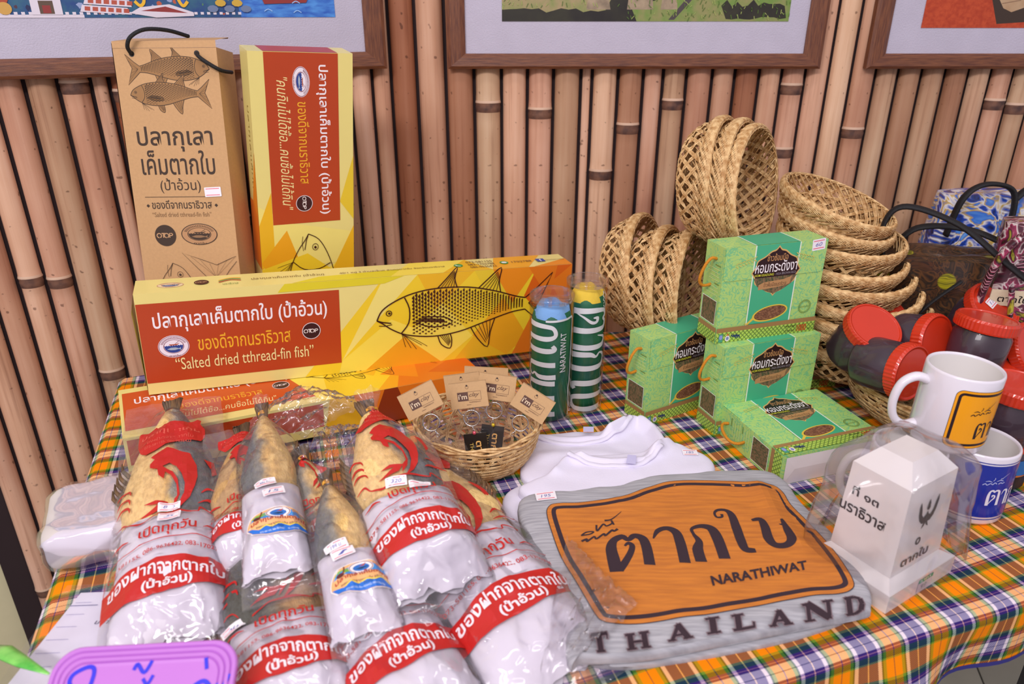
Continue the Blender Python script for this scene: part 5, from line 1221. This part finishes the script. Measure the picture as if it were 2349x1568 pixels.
for ch, x0, x1, yb, yt in (('T', 485, 575, 1412, 1305), ('H', 672, 798, 1392, 1302), ('A', 897, 1022, 1340, 1262), ('I', 1092, 1186, 1306, 1228), ('L', 1242, 1360, 1284, 1210), ('A', 1442, 1560, 1266, 1190), ('N', 1628, 1788, 1238, 1145), ('D', 1852, 1950, 1206, 1112)):
    sl = -.16*(x1-x0)
    A, B, C, D = [Vector((g.x, g.y)) for g in (c3(x0+8, yb), c3(x1+8, yb+sl), c3(x1-6, yt+sl), c3(x0-6, yt))]
    for m_, ex in ((GRL, .0020), (DP, 0)):
        s0 = len(p.L)
        for (a, b), (c, d), w in SER[ch]:
            pa = (A*(1-a)+B*a)*(1-b)+(D*(1-a)+C*a)*b; pb = (A*(1-c)+B*c)*(1-d)+(D*(1-c)+C*c)*d
            hor = abs(b-d) < .1; u_ = (B-A).length; v_ = (D-A).length
            dr = (pb-pa).normalized(); p.line([pa-dr*ex*.5, pb+dr*ex*.5], w*(v_ if hor else u_)*(1.05 if not hor else 1.2)+ex, m_, z=900+(0 if m_ is GRL else 1 if m_ is not DP else 2)-860)
p.build('printed_sign', gs, lambda a, b, o_: (a, b, hg(a, b)+o_), cut=.007, base=.0009, lift=.00006)
cs = c3(240, 560); price('price_sticker', gs, lambda a, b, oo: (cs.x+a, cs.y+b, hg(cs.x+a, cs.y+b)+oo), 0, 0, '195', w=.0245, h=.0165, rot=.12)

# ------------------------------------------------------------------ bagged salted fish
def fish_mat(name, flip, dark):
    N = NT(name); tc = N.n('TexCoord'); sep = N.n('SeparateXYZ'); N.l(tc, 'Object', sep, 0)
    nz = N.n('TexNoise', i_Scale=34., i_Detail=5.); N.l(tc, 'Object', nz, 0)
    x = N.math('MULTIPLY_ADD', sep.outputs[0], (-30. if flip else 30.)); x.node.inputs[2].default_value = .38
    a = N.math('ADD', x, N.math('MULTIPLY', N.math('SUBTRACT', nz.outputs[0], .5), .9))
    r = N.ramp([(.0, '#f4d28c'), (.30, '#eec67a'), (.48, '#d4b47c'), (.62, '#9a9384'), (.88, '#6c6e72')] if not dark else [(.0, '#caa168'), (.3, '#a98c62'), (.55, '#7c7260'), (.9, '#55554f')]); N.t.links.new(a, r.inputs[0])
    n2 = N.n('TexNoise', i_Scale=120., i_Detail=3.); mp = N.n('Mapping', i_Scale=(2.2, 1, 1)); N.l(tc, 'Object', mp, 0); N.l(mp, 0, n2, 0); r2 = N.ramp([(.3, '#c4b8a8'), (.6, '#ffffff')]); N.l(n2, 0, r2, 0)
    mx = N.n('MixRGB', blend_type='MULTIPLY', j0=.6); N.l(r, 0, mx, 1); N.l(r2, 0, mx, 2); N.l(mx, 0, N.b, 'Base Color'); N.b.inputs['Roughness'].default_value = .5
    vo = N.n('TexVoronoi', i_Scale=330.); N.l(mp, 0, vo, 0); bp = N.n('Bump', i_Strength=.5, i_Distance=.0012); N.l(vo, 'Distance', bp, 'Height'); N.l(bp, 0, N.b, 'Normal'); return N.m
FM = {(a, b): fish_mat(f'salted_fish_skin_{"back_left" if a else "back_right"}{"_dark" if b else ""}', a, b) for a in (0, 1) for b in (0, 1)}
FIN = mat('dried_fin', '#7a5c3c', .6, c2='#4e3c2c', scale=60, stretch=(6, 1, 1)); PAP = mat('white_wrapping_paper', '#dfd9e3', .8, var=.04, scale=12, bump=.35, bscale=26)
RPI = ink('#c0221f', .35); RPT = ink('#f0e4ea', .4); RBD = mat('rubber_band', '#e0a030', .5)
SOFTF = film('bag_film', haze=.05, bscale=42, bstr=1., gloss=.09)
EMB = [(645, 690), (700, 650), (765, 628), (830, 660), (880, 680), (940, 700), (958, 742), (988, 800), (992, 880), (975, 960), (940, 1030), (880, 1085), (790, 1130), (850, 1075), (895, 1000), (903, 930), (880, 860), (840, 800), (790, 762), (738, 782), (812, 832), (852, 900), (864, 1000), (838, 1050), (775, 1100), (800, 1040), (846, 1006), (842, 930), (800, 856), (758, 825), (750, 880), (712, 850), (702, 800), (642, 768), (640, 738), (676, 715)]
TOPC = [(560, 300), (640, 345), (690, 300), (760, 280), (795, 305), (900, 310), (1000, 285), (1050, 250), (1080, 260), (1075, 320), (1110, 370), (1112, 470), (1080, 530), (1000, 530), (900, 542), (800, 572), (700, 608), (640, 620), (592, 580), (556, 480), (550, 400)]
def red_art(p, L, hw, parts='bptwec', mirror=False, sc=1., y0=.0):
    """red shop print on the film; x across, y up the bag"""
    K = hw/.062; Y = lambda f: f*.388*sc+y0
    s0 = len(p.L)
    if 'b' in parts:
        xs = [-.062+.124*k/24 for k in range(25)]
        topw = lambda x: Y(.255)+.0045*sin((x+.03)*60)+.006*(x+.062)/.124
        p.poly([(-.062, Y(.165)), (.0, Y(.168)), (.062, Y(.185))]+[(x, topw(x)) for x in reversed(xs)], RPI)
        p.text('ของฝากจากตากใบ', -.055, Y(.215), RPT, w=.108, h=.019*sc, bold=.02, z=p.z+9, warp=lambda a, b: (a, b*(1-.25*abs(a-.054)/.054)+.004*sin((a-.02)*60)))
        p.text('(ป้าอ้วน)', -.020, Y(.176), RPT, w=.046, h=.0145*sc, bold=.03, z=p.z+9)
    if 'p' in parts:
        xs = [-.061+.122*k/24 for k in range(25)]; up = lambda x: Y(.325)+.0045*sin((x+.03)*60)+.006*(x+.062)/.124
        p.line([(-.0605, Y(.22)), (-.061, up(-.061))]+[(x, up(x)) for x in xs]+[(.0605, Y(.24))], .0011, RPI)
        p.text('073-581155, 086-9636422, 083-1702788', -.057, Y(.285), RPI, w=.113, h=.0062*sc, bold=.01, warp=lambda a, b: (a, b+.0045*sin((a-.03)*60)+.005*a/.11))
    if 't' in parts:
        p.text('เปิดทุกวัน', -.026, Y(.350), RPI, w=.056, h=.019*sc, bold=.02)
        for s_ in (-1, 1): p.curve([(s_*.036, Y(.365)), (s_*.045, Y(.372)), (s_*.054, Y(.365))], [.0008, .0032, .0006], RPI, n=5)
    if 'w' in parts:
        p.curve([(-.055, Y(.455)), (-.046, Y(.465)), (-.040, Y(.44)), (-.03, Y(.425)), (-.02, Y(.43)), (-.008, Y(.445)), (.012, Y(.445)), (.03, Y(.43)), (.034, Y(.445)), (.048, Y(.428))], [.0008, .002, .001, .003, .0012, .002, .003, .0012, .002, .0008], RPI, n=5)
        for dy in (.0, .03, .065): p.curve([(-.055, Y(.50+dy)), (-.049, Y(.518+dy)), (-.041, Y(.510+dy)), (-.039, Y(.49+dy))], [.0006, .003, .0025, .0006], RPI, n=5)
        p.poly([(-.03, Y(.455)), (-.008, Y(.485)), (-.024, Y(.492)), (-.012, Y(.50)), (.004, Y(.49)), (-.004, Y(.465))], RPI)
        p.curve([(.030, Y(.475)), (.042, Y(.485)), (.060, Y(.480))], [.0006, .004, .001], RPI, n=5); p.curve([(.034, Y(.512)), (.041, Y(.525)), (.050, Y(.520))], [.0006, .003, .0008], RPI, n=5)
    if 'e' in parts: p.poly([((x-820)/350*.05+.006, Y(.44)+(1130-y)/500*.108*sc) for x, y in EMB], RPI)
    if 'e' in parts: p.poly([(.037, Y(.66)), (.047, Y(.655)), (.050, Y(.60)), (.045, Y(.585)), (.044, Y(.62))], RPI)
    if 'c' in parts:
        q = [((x-830)/560*.076, Y(.715)+(620-y)/370*.064*sc) for x, y in TOPC]; p.poly(q, RPI)
        LR = ink('#dc5a4c', .4)
        p.text('ปลากุเลาเค็ม', -.033, Y(.795), LR, w=.066, h=.012*sc, bold=.02); p.text('ของฝากจากตากใบ', -.03, Y(.768), LR, w=.056, h=.007*sc); p.text('073-581155, 086-9636422', -.028, Y(.743), LR, w=.052, h=.005*sc)
    p.xf(lambda a, b: ((-a if mirror else a)*K, b), s0)
def oval_art(p, cx, cy, w=.062, rot=0.):
    s0 = len(p.L); H_ = .60
    top_ = [(-.5+.5*(1-cos(t))*1., .02+sin(t)*.30+.0) for t in [pi*k/24 for k in range(25)]]
    full = [(x, y) for x, y in top_]+[(.5, -.02), (.42, -.14), (.2, -.2), (0, -.21), (-.2, -.2), (-.42, -.14), (-.5, -.02)]
    p.poly([(x*1.03, y*1.04) for x, y in full], ink('#f2ecee')); p.poly(full, ink('#f3b87a'))
    p.poly([(-.46, .10), (-.38, .17), (-.2, .24), (0, .26), (.2, .24), (.38, .18), (.46, .1), (.3, .08), (.1, .12), (-.1, .09), (-.3, .11)], ink('#3f8fd6'))
    p.poly([(-.44, .14), (-.25, .14), (-.1, .17), (-.22, .22), (-.36, .2)], ink('#7fb24a')); p.poly([(.28, .2), (.44, .1), (.48, .06), (.38, .08)], ink('#e8c84a'))
    p.ell(0, .20, .2, .115, ink('#f2ecee')); p.ell(0, .20, .19, .107, ink('#7c2838'), w=.012); p.ell(0, .195, .13, .066, ink('#2f6fc0')); p.poly([(-.09, .185), (.0, .165), (.09, .19), (.12, .21), (.08, .2), (0, .2)], ink('#16324e')); p.poly([(-.03, .22), (.05, .22), (.09, .27)], ink('#b04a3a'))
    p.ell(-.34, .12, .06, .035, ink('#5a1f22')); p.curve([(-.3, .12), (-.27, .2), (-.26, .27)], .02, ink('#7a2c22'), n=3)
    p.text('ปลากุเลาเค็มตากใบ', -.44, .0, ink('#b0382c'), w=.9, h=.105, bold=.02, warp=lambda a, b: (a, b-.06*((a-.45)/.45)**2+.03))
    p.text('ของฝากจากตากใบ (ป้าอ้วน)', -.36, -.075, ink('#2c2420'), w=.74, h=.06); 
    p.poly([(-.5, -.02), (-.42, -.14), (-.2, -.2), (0, -.21), (.2, -.2), (.42, -.14), (.49, -.03), (.38, -.09), (.28, -.05), (.16, -.1), (.04, -.06), (-.1, -.1), (-.2, -.05), (-.32, -.1)], ink('#1f6fd0'))
    p.curve([(-.3, -.09), (-.2, -.04), (-.1, -.09), (.04, -.05), (.16, -.09), (.28, -.04), (.4, -.08)], .02, ink('#f0d84a'), n=3)
    p.text('สนใจติดต่อ', -.14, -.12, ink('#14284a'), w=.26, h=.05); p.text('073-581155, 086-9636422, 083-1702788', -.3, -.175, ink('#d8ecff'), w=.6, h=.035)
    p.xf(lambda a, b: (cx+w*(a*cos(rot)-b*sin(rot)), cy+w*(a*sin(rot)+b*cos(rot))), s0)
def fishbag(label, p0, p1, hw, tp=.032, pad=(.05, .47), flip=0, dark=0, art=None, stickers=(), neck=True, roll=0., seed=1, fw=.97, ext=.06, fend=.9, tuft=True, mirror=False, skew=0., padw=.90):
    a, b = P(*p0), P(*p1); yv = (b-a).normalized(); xv = yv.cross(Vector((0, 0, 1))).normalized()
    xv = (Matrix.Rotation(roll, 3, yv) @ xv); zv = xv.cross(yv); L = (b-a).length
    M = Matrix(((xv.x, yv.x, zv.x, a.x), (xv.y, yv.y, zv.y, a.y), (xv.z, yv.z, zv.z, a.z), (0, 0, 0, 1)))
    t = thing('bagged_fish', label, 'fish bag', 'salted fish wrapped in paper and clear bags', M=M)
    py0, py1 = pad[0]*L, pad[1]*L; wp = hw*padw
    ns = lambda x, y, s, k=0: noise.noise(Vector((x*s+seed*7.3, y*s, seed*3.1+k)))
    def pad_h(x, y):
        if not (py0 <= y <= py1): return 0.
        ey = min(1, (y-py0)/(.03))**.5*(min(1, (py1+.004-y)/.008)**.5); w_ = wp*(1-.10*(y-py0)/(py1-py0))
        k = 1-abs(x/w_)**3.2
        if k <= 0: return 0.
        return tp*(.62+.38*sin(pi*min(1, max(0, (y-py0)/(py1-py0)*.8+.1))))*ey*k**.45+.0022*ns(x, y, 34)*k
    fy0, fy1 = py1-.022, fend*L
    def fwid(y):
        s = (y-fy0)/(fy1-fy0); return hw*fw*(1-.12*s)*(1-.80*max(0, s)**2.3)*(.84+.16*min(1, max(0, (y-py1)/.03)))
    cxf = lambda y: skew*hw*((y-fy0)/(fy1-fy0))
    def fish_h(x, y):
        if not (fy0 <= y <= fy1): return 0.
        w_ = fwid(y); k = 1-((x-cxf(y))/w_)**2
        return tp*.80*(.35+.65*(w_/(hw*fw)))*k**.5 if k > 0 else 0.
    def cont(x, y): return max(pad_h(x, y), fish_h(x, y))
    # fish
    def ff(u, v):
        y = fy0+(fy1-fy0)*v; an = 2*pi*u; w_ = fwid(y)*(1 if 0 < v < 1 else .3); x = cxf(y)+w_*cos(an)*(1+.05*ns(0, y, 30))
        hh = tp*.80*(.35+.65*(w_/(hw*fw))); z = hh*max(0, sin(an)) if sin(an) > 0 else .15*hh*sin(an)
        return (x, y, z+.002+.0012*ns(x, y, 45, 2))
    fo = grid('fish_body', ff, 32, 40, t, FM[(flip, dark)])
    fin = Tubes(); tl_ = []
    for k in range(7):
        s_ = (k-3)/3; fin.add([(cxf(fy1)+s_*hw*.05, fy1-.012, .008), (cxf(fy1)+s_*hw*.16, fy1+.02, .010+.003*s_), (cxf(fy1)+s_*hw*.20, min(L*.985, fy1+.045), .011)], [.003, .0035, .0012], 5, flat=.4, up=(0, 0, 1))
    sd = -1 if not flip else 1
    for k in range(5):
        yb = fy0+(fy1-fy0)*(.30+.05*k); xe = cxf(yb)+sd*fwid(yb)*.96; fin.add([(xe, yb, .006), (xe+sd*.008, yb+.012, .007), (xe+sd*.010, yb+.026, .006)], [.003, .0025, .0006], 5, flat=.35, up=(0, 0, 1))
    fin.make('fins', fo, FIN)['kind'] = 'stuff'
    # paper
    if pad[1] > pad[0]:
        def pf(u, v):
            y = py0+(py1-py0)*v; w_ = wp*(1-.10*v)*(1+.04*ns(u, y, 20)); an = 2*pi*u; ca, sa = cos(an), sin(an)
            e = 3.2; k = (abs(ca)**e+abs(sa)**e)**(-1/e); x = w_*ca*k
            z = pad_h(x*.985, min(max(y, py0+.002), py1-.001))*(1 if sa > 0 else 0)+.0016
            cr = (1-v)**4*.006; return (x+cr*ns(x, z*60, 60, 4), y+(1-v)**6*.012*ns(x, z, 55, 5)+.004*ns(x, 0, 30)*(v > .95), max(.0008, z*max(0, sa)**.35+cr*ns(x, y, 90, 6)))
        grid('paper_wrap', pf, 56, 30, t, PAP)
    # film
    def wb(y):
        f = y/L
        w_ = hw*(1.04+.02*sin(f*9+seed))*(1-.10*max(0, f))
        if neck:
            if f > .72: s = min(1, (f-.72)/.20); w_ *= 1-s*s*(3-2*s)*.93
            if f > .92: w_ = hw*(.075+.9*(f-.92)*3)
        return w_
    yb0 = -ext*L
    def env(x, y):
        w_ = wb(y); c = cont(x, max(y, py0 if y > 0 else y))
        for d in (.006, .012):
            for sx in (-1, 1): c = max(c, cont(x+sx*d, y)*(1-d*38))
            c = max(c, cont(x, y+d)*(1-d*34), cont(x, y-d)*(1-d*34))
        ed = max(0., 1-abs(x/w_)**6) if w_ > 0 else 0
        if neck and y/L > .86: c = max(c, .006)
        return (c+.0018)*ed**.5
    def wr(x, y):
        w1 = ns(x*1.6, y*.9, 26, 8); w2 = ns(x, y, 70, 9); return .0034*(1-2*abs(w1))+.0014*w2
    def sheet(sgn):
        def f(u, v):
            y = yb0+(L*1.0-yb0)*v; w_ = wb(y); x = w_*(2*u-1)
            e = env(x, y)
            if sgn > 0: z = e+wr(x, y)*min(1, e/.004+.3)*(.4 if neck and y/L > .88 else 1)
            else: z = -.0008+.0004*ns(x, y, 40)
            if neck and y/L > .9: z += .006+.35*(y-L*.9)+(.006*ns(x*3, y, 60) if tuft else 0)
            return (x+.002*ns(x, y, 30, 11), y, z)
        return f
    grid('plastic_bag', sheet(1), 44, 72, t, SOFTF)
    grid('plastic_bag_back', sheet(-1), 12, 20, t, FILM2)
    if neck:
        r = Tubes(); yy = L*.925; rr = hw*.085+.001
        for k in range(3): r.add([(rr*1.25*cos(2*pi*i/20), yy+.0016*(k-1)+.0008*sin(i+k), .0075+rr*.9*sin(2*pi*i/20)) for i in range(20)], .0009, 6, closed=True)
        r.make('rubber_band', t, RBD)
    fn = lambda x, y, o: (x, y, env(x, y)+wr(x, y)*min(1, env(x, y)/.004+.3)+o)
    if art:
        p = Pr(); art(p, L, hw)
        lim = lambda y: wb(y)
        p.clip(-hw*1.02, yb0, hw*1.02, L*.93)
        p.xf(lambda x, y: (max(-wb(y)*.985, min(wb(y)*.985, x)), y))
        p.build('printed_art', t, fn, cut=(.005, .006), base=.0006, lift=.00005)
    for k, (x, y, tx, rt) in enumerate(stickers): price('price_sticker', t, lambda a, b, o: fn(a, b, o+.0006), x, y, tx, w=.0225, h=.0125, rot=rt)
    return t
fishbag('bagged fish at the bottom edge beside the purple sign, dark fish under red print', (690, 1690, .0), (598, 1080, .045), .060, tp=.030, pad=(.02, .33), flip=1, dark=1, seed=3, neck=False, art=lambda p, L, hw: red_art(p, L, hw, 'bptwe', sc=.82, y0=-.012, mirror=False), stickers=[(-.045, .118, '90', .25)])
fishbag('bagged fish at the bottom edge of the picture between two others, red lettering on paper', (1010, 1700, .0), (735, 1120, .04), .058, tp=.028, pad=(.02, .42), seed=4, neck=False, art=lambda p, L, hw: red_art(p, L, hw, 'bptw', sc=.98, y0=-.005))
BE = fishbag('bagged fish at the right end of the row, its bag spreading over the grey shirt', (1305, 1585, .0), (890, 1010, .045), .072, tp=.030, pad=(.03, .50), seed=5, flip=1, neck=False, ext=.03, art=lambda p, L, hw: red_art(p, L, hw, 'bptwec', sc=1.05, y0=.005, mirror=False), roll=-.05)
fishbag('bagged fish mostly hidden behind the one with the oval label, at its left', (585, 1330, .02), (556, 985, .085), .048, tp=.034, pad=(.02, .35), seed=6, dark=1, neck=False, art=lambda p, L, hw: red_art(p, L, hw, 'bptec', sc=.62))
fishbag('bagged fish between the two oval labelled ones, tied neck with red print', (775, 1340, .01), (690, 1040, .085), .044, tp=.036, pad=(.02, .30), seed=7, flip=1, art=lambda p, L, hw: red_art(p, L, hw, 'bptec', sc=.60))
fishbag('bagged fish with large red leaping fish print, at the left end of the row', (392, 1512, .006), (400, 925, .087), .062, tp=.036, pad=(.03, .43), seed=1, neck=False, fend=.93, art=lambda p, L, hw: red_art(p, L, hw, y0=-.016), stickers=[(.002, .166, '890', -.05), (.003, .149, '5', -.05)])
def oart(y, w): return lambda p, L, hw: oval_art(p, .006, y*L, w, -.02)
fishbag('tied bagged fish with oval coloured label, second from the left', (645, 1348, .046), (602, 935, .105), .035, tp=.030, pad=(.04, .44), seed=2, flip=1, padw=.97, art=oart(.20, .062), stickers=[(-.004, .118, '250 5ข.', .12), (.004, .100, '15', .12)])
fishbag('small tied bagged fish with oval label, lower one in the middle of the row', (852, 1482, .036), (745, 1095, .085), .034, tp=.030, pad=(.05, .45), seed=8, flip=1, padw=.97, art=oart(.235, .060), stickers=[(-.010, .100, '198 บ.', .1), (-.006, .087, '1', .1)])
fishbag('tied bagged fish with solid red top print, left of the wicker key ring basket', (1022, 1385, .040), (842, 925, .118), .056, tp=.040, pad=(.04, .43), seed=9, skew=-.1, padw=.98, art=lambda p, L, hw: red_art(p, L, hw, 'bptwec', sc=.84, y0=-.006), stickers=[(-.010, .134, '320', -.2), (.012, .122, '', -.2)])
# white packet at the far left, partly behind the first bag
def packet():
    a = P(236, 1240, .004); M = Matrix.Translation(a) @ Matrix.Rotation(.42, 4, 'Z')
    t = thing('wrapped_packet', 'white paper packet in clear film at the left table edge, behind the first fish bag', 'packet', M=M)
    def f(k, g=1.):
        def fn(u, v):
            an = 2*pi*u; e = 5; ca, sa = cos(an), sin(an); q = (abs(ca)**e+abs(sa)**e)**(-1/e); r = (1-(2*v-1)**8)**.2 if 0 < v < 1 else .0
            x = .050*g*ca*q*r; z = .026+.024*g*sa*q*r; y = -.05*g+.115*v*g
            return (x+.003*k*noise.noise(Vector((x*60, y*60, z*60))), y, max(.001, z+.003*k*noise.noise(Vector((x*50, y*50, 9)))))
        return fn
    grid('paper_wrap', f(.6), 40, 24, t, PAP); grid('clear_film', f(1.0, 1.06), 40, 24, t, FILM)
packet()
def loose(name, label, q, amp=.010, sd=1):
    A, B, C, D = q; c0 = (A+B+C+D)/4
    t = thing(name, label, 'plastic bag', M=Matrix.Translation(c0))
    def f(u, v):
        p = (A*(1-u)+B*u)*(1-v)+(D*(1-u)+C*u)*v; n1 = noise.noise(Vector((u*5, v*3, sd))); n2 = noise.noise(Vector((u*13, v*9, sd+4)))
        e = sin(pi*u)**.5*sin(pi*v)**.5
        return p-c0+Vector((n1*.006, n2*.006, amp*e*(1+1.2*(1-2*abs(n1)))+.006*(1-2*abs(n2))))
    grid('plastic_bag', f, 40, 30, t, SOFTF); return t
loose('loose_plastic_bag', 'loose crumpled clear plastic between the tied fish bag necks, over the flat carton', [P(560, 985, .085), P(700, 1005, .075), P(850, 930, .10), P(690, 890, .105)], sd=2)
loose('loose_plastic_bag', 'loose clear plastic behind the small tied fish bag, right of the red tied neck', [P(715, 1085, .07), P(800, 1085, .07), P(850, 985, .09), P(720, 990, .08)], sd=7)

# ------------------------------------------------------------------ handwritten purple sign, loose paper, green tie
PUR = mat('purple_plastic', '#bf76cf', .35, var=.03, coat=.2)
c = P(344, 1474, .075); M = Matrix.Translation(c) @ Matrix.Rotation(.07, 4, 'Z') @ Matrix.Rotation(math.radians(28), 4, 'X')
t = thing('handwritten_sign', 'purple plastic tray lid with blue handwriting in the bottom left corner', 'sign', M=M)
SW, SHh = .150, .110
def rl(e, z): 
    r = .022-e*.6; o = []
    for cx, cy, a0 in ((SW/2-e-r, -e-r, 0), (-SW/2+e+r, -e-r, 1), (-SW/2+e+r, -SHh+e+r, 2), (SW/2-e-r, -SHh+e+r, 3)):
        for k in range(9): a = (a0+k/8)*pi/2; o.append((cx+r*cos(a), cy+r*sin(a), z))
    return o
prf = [(0, -.006), (0, -.001), (.001, .0), (.0035, .0), (.0045, -.0014), (.0055, .0), (.008, .0), (.009, -.0014), (.010, .0), (.0125, 0), (.0135, -.0016), (.0145, -.0004), (.017, -.0006)]
vs = []; fs = []
for e, z in prf: vs += rl(e, z)
n = 36
for j in range(len(prf)-1):
    for k in range(n): fs.append((j*n+k, j*n+(k+1) % n, (j+1)*n+(k+1) % n, (j+1)*n+k))
fs.append(tuple((len(prf)-1)*n+k for k in range(n))); fs.append(tuple(reversed(range(n))))
raw('tray_lid', vs, fs, t, PUR)
p = Pr(); BI = ink('#2a2ad8', .4)
for pts, w in (([(-.041, -.046), (-.046, -.040), (-.044, -.034), (-.034, -.030), (-.030, -.036), (-.033, -.060)], .0030), ([(-.022, -.052), (-.016, -.048), (-.018, -.060), (-.012, -.050), (-.006, -.050), (-.008, -.062)], .0030), ([(-.002, -.034), (.000, -.030), (.006, -.036), (.010, -.028)], .0026), ([(.006, -.040), (.010, -.044), (.013, -.038)], .0024),
               ([(.006, -.050), (.010, -.048), (.010, -.064), (.020, -.060), (.020, -.050)], .0030), ([(.026, -.050), (.026, -.062), (.034, -.062), (.034, -.048)], .0030), ([(.042, -.062), (.042, -.050), (.050, -.044), (.056, -.050), (.056, -.064)], .0032), ([(.049, -.028), (.051, -.036)], .0026), ([(.060, -.046), (.064, -.050), (.068, -.040)], .0028), ([(.060, -.058), (.064, -.060), (.068, -.052)], .0028)):
    p.curve([(x*1.12-.006, (y+.04)*1.15-.028) for x, y in pts], w*1.15, BI, n=5)
p.build('handwriting', t, top(-.0006), base=.0003)
sup = Tubes(); q0 = Vector((0, -.006, -.006))
st = thing('foam_block', 'white foam block propping the purple sign up from below', 'block', M=Matrix.Translation((c.x-.002, c.y-.028, .0015)) @ Matrix.Rotation(.07, 4, 'Z'))
bmo('block_body', bxm(-.05, -.015, 0, .05, .004, .036), st, mat('white_foam', '#dcdce0', .9, bump=.3, bscale=200), bev=.002)
a = P(150, 1420, .006); M = Matrix.Translation((a.x+.035, a.y-.005, .003)) @ Matrix.Rotation(.05, 4, 'Z')
t = thing('price_list', 'white ruled paper in a clear sleeve under the first fish bag', 'paper', M=M)
raw('paper_sheet', [(-.05, -.07, 0), (.05, -.07, 0), (.055, .045, .002), (-.038, .045, .002), (-.05, -.07, -.0008), (.05, -.07, -.0008), (.055, .045, .001), (-.038, .045, .001)], [(0, 1, 2, 3), (4, 7, 6, 5), (0, 4, 5, 1), (3, 2, 6, 7), (0, 3, 7, 4), (1, 5, 6, 2)], t, mat('ruled_paper', '#e6e2f0', .7))
p = Pr(); 
for k in range(6): p.line([(-.045+.0018*k, -.05+.016*k), (-.02, -.05+.016*k)], .0004, ink('#8a84b8'))
p.line([(-.042, .026), (-.012, .026)], .0008, ink('#5a5690')); p.text('ปลากุเลา', -.004, -.002, ink('#4a4668'), w=.03, h=.008, shear=.2); p.build('printed_text', t, lambda x, y, o: (x, y, .0022*(y+.07)/.115+o), base=.0005)
grid('clear_sleeve', lambda u, v: (-.056+.115*u, -.08+.135*v, .004+.002*noise.noise(Vector((u*6, v*6, 0)))), 12, 12, t, FILM)
GT = mat('green_plastic_tie', '#3fae3a', .4, c2='#8fe06a', scale=40, coat=.4)
a, b = P(-25, 1490, .02), P(112, 1545, .055)
o = Tubes(); o.add([a+Vector((0, 0, .0)), a.lerp(b, .3)+Vector((0, 0, .006)), a.lerp(b, .6)+Vector((0, 0, .002)), b], [.007, .008, .006, .0012], 8, flat=.3)
gt = o.make('green_tie', None, GT); tag(gt, 'bright green plastic ribbon end beside the purple sign', 'ribbon')
lc = loose('loose_plastic_bag', 'x', [P(1240, 1540, .034), P(1330, 1500, .034), P(1462, 1392, .036), P(1300, 1235, .036)], amp=.006, sd=12)
ch = lc.children[0]; ch.name = 'plastic_bag_corner'; mw = Matrix.Translation(lc.location if lc.location.length else lc.matrix_world.translation)
mw = lc.matrix_world.copy(); ch.parent = BE; ch.matrix_parent_inverse = BE.matrix_world.inverted(); ch.matrix_basis = mw; bpy.data.objects.remove(lc)
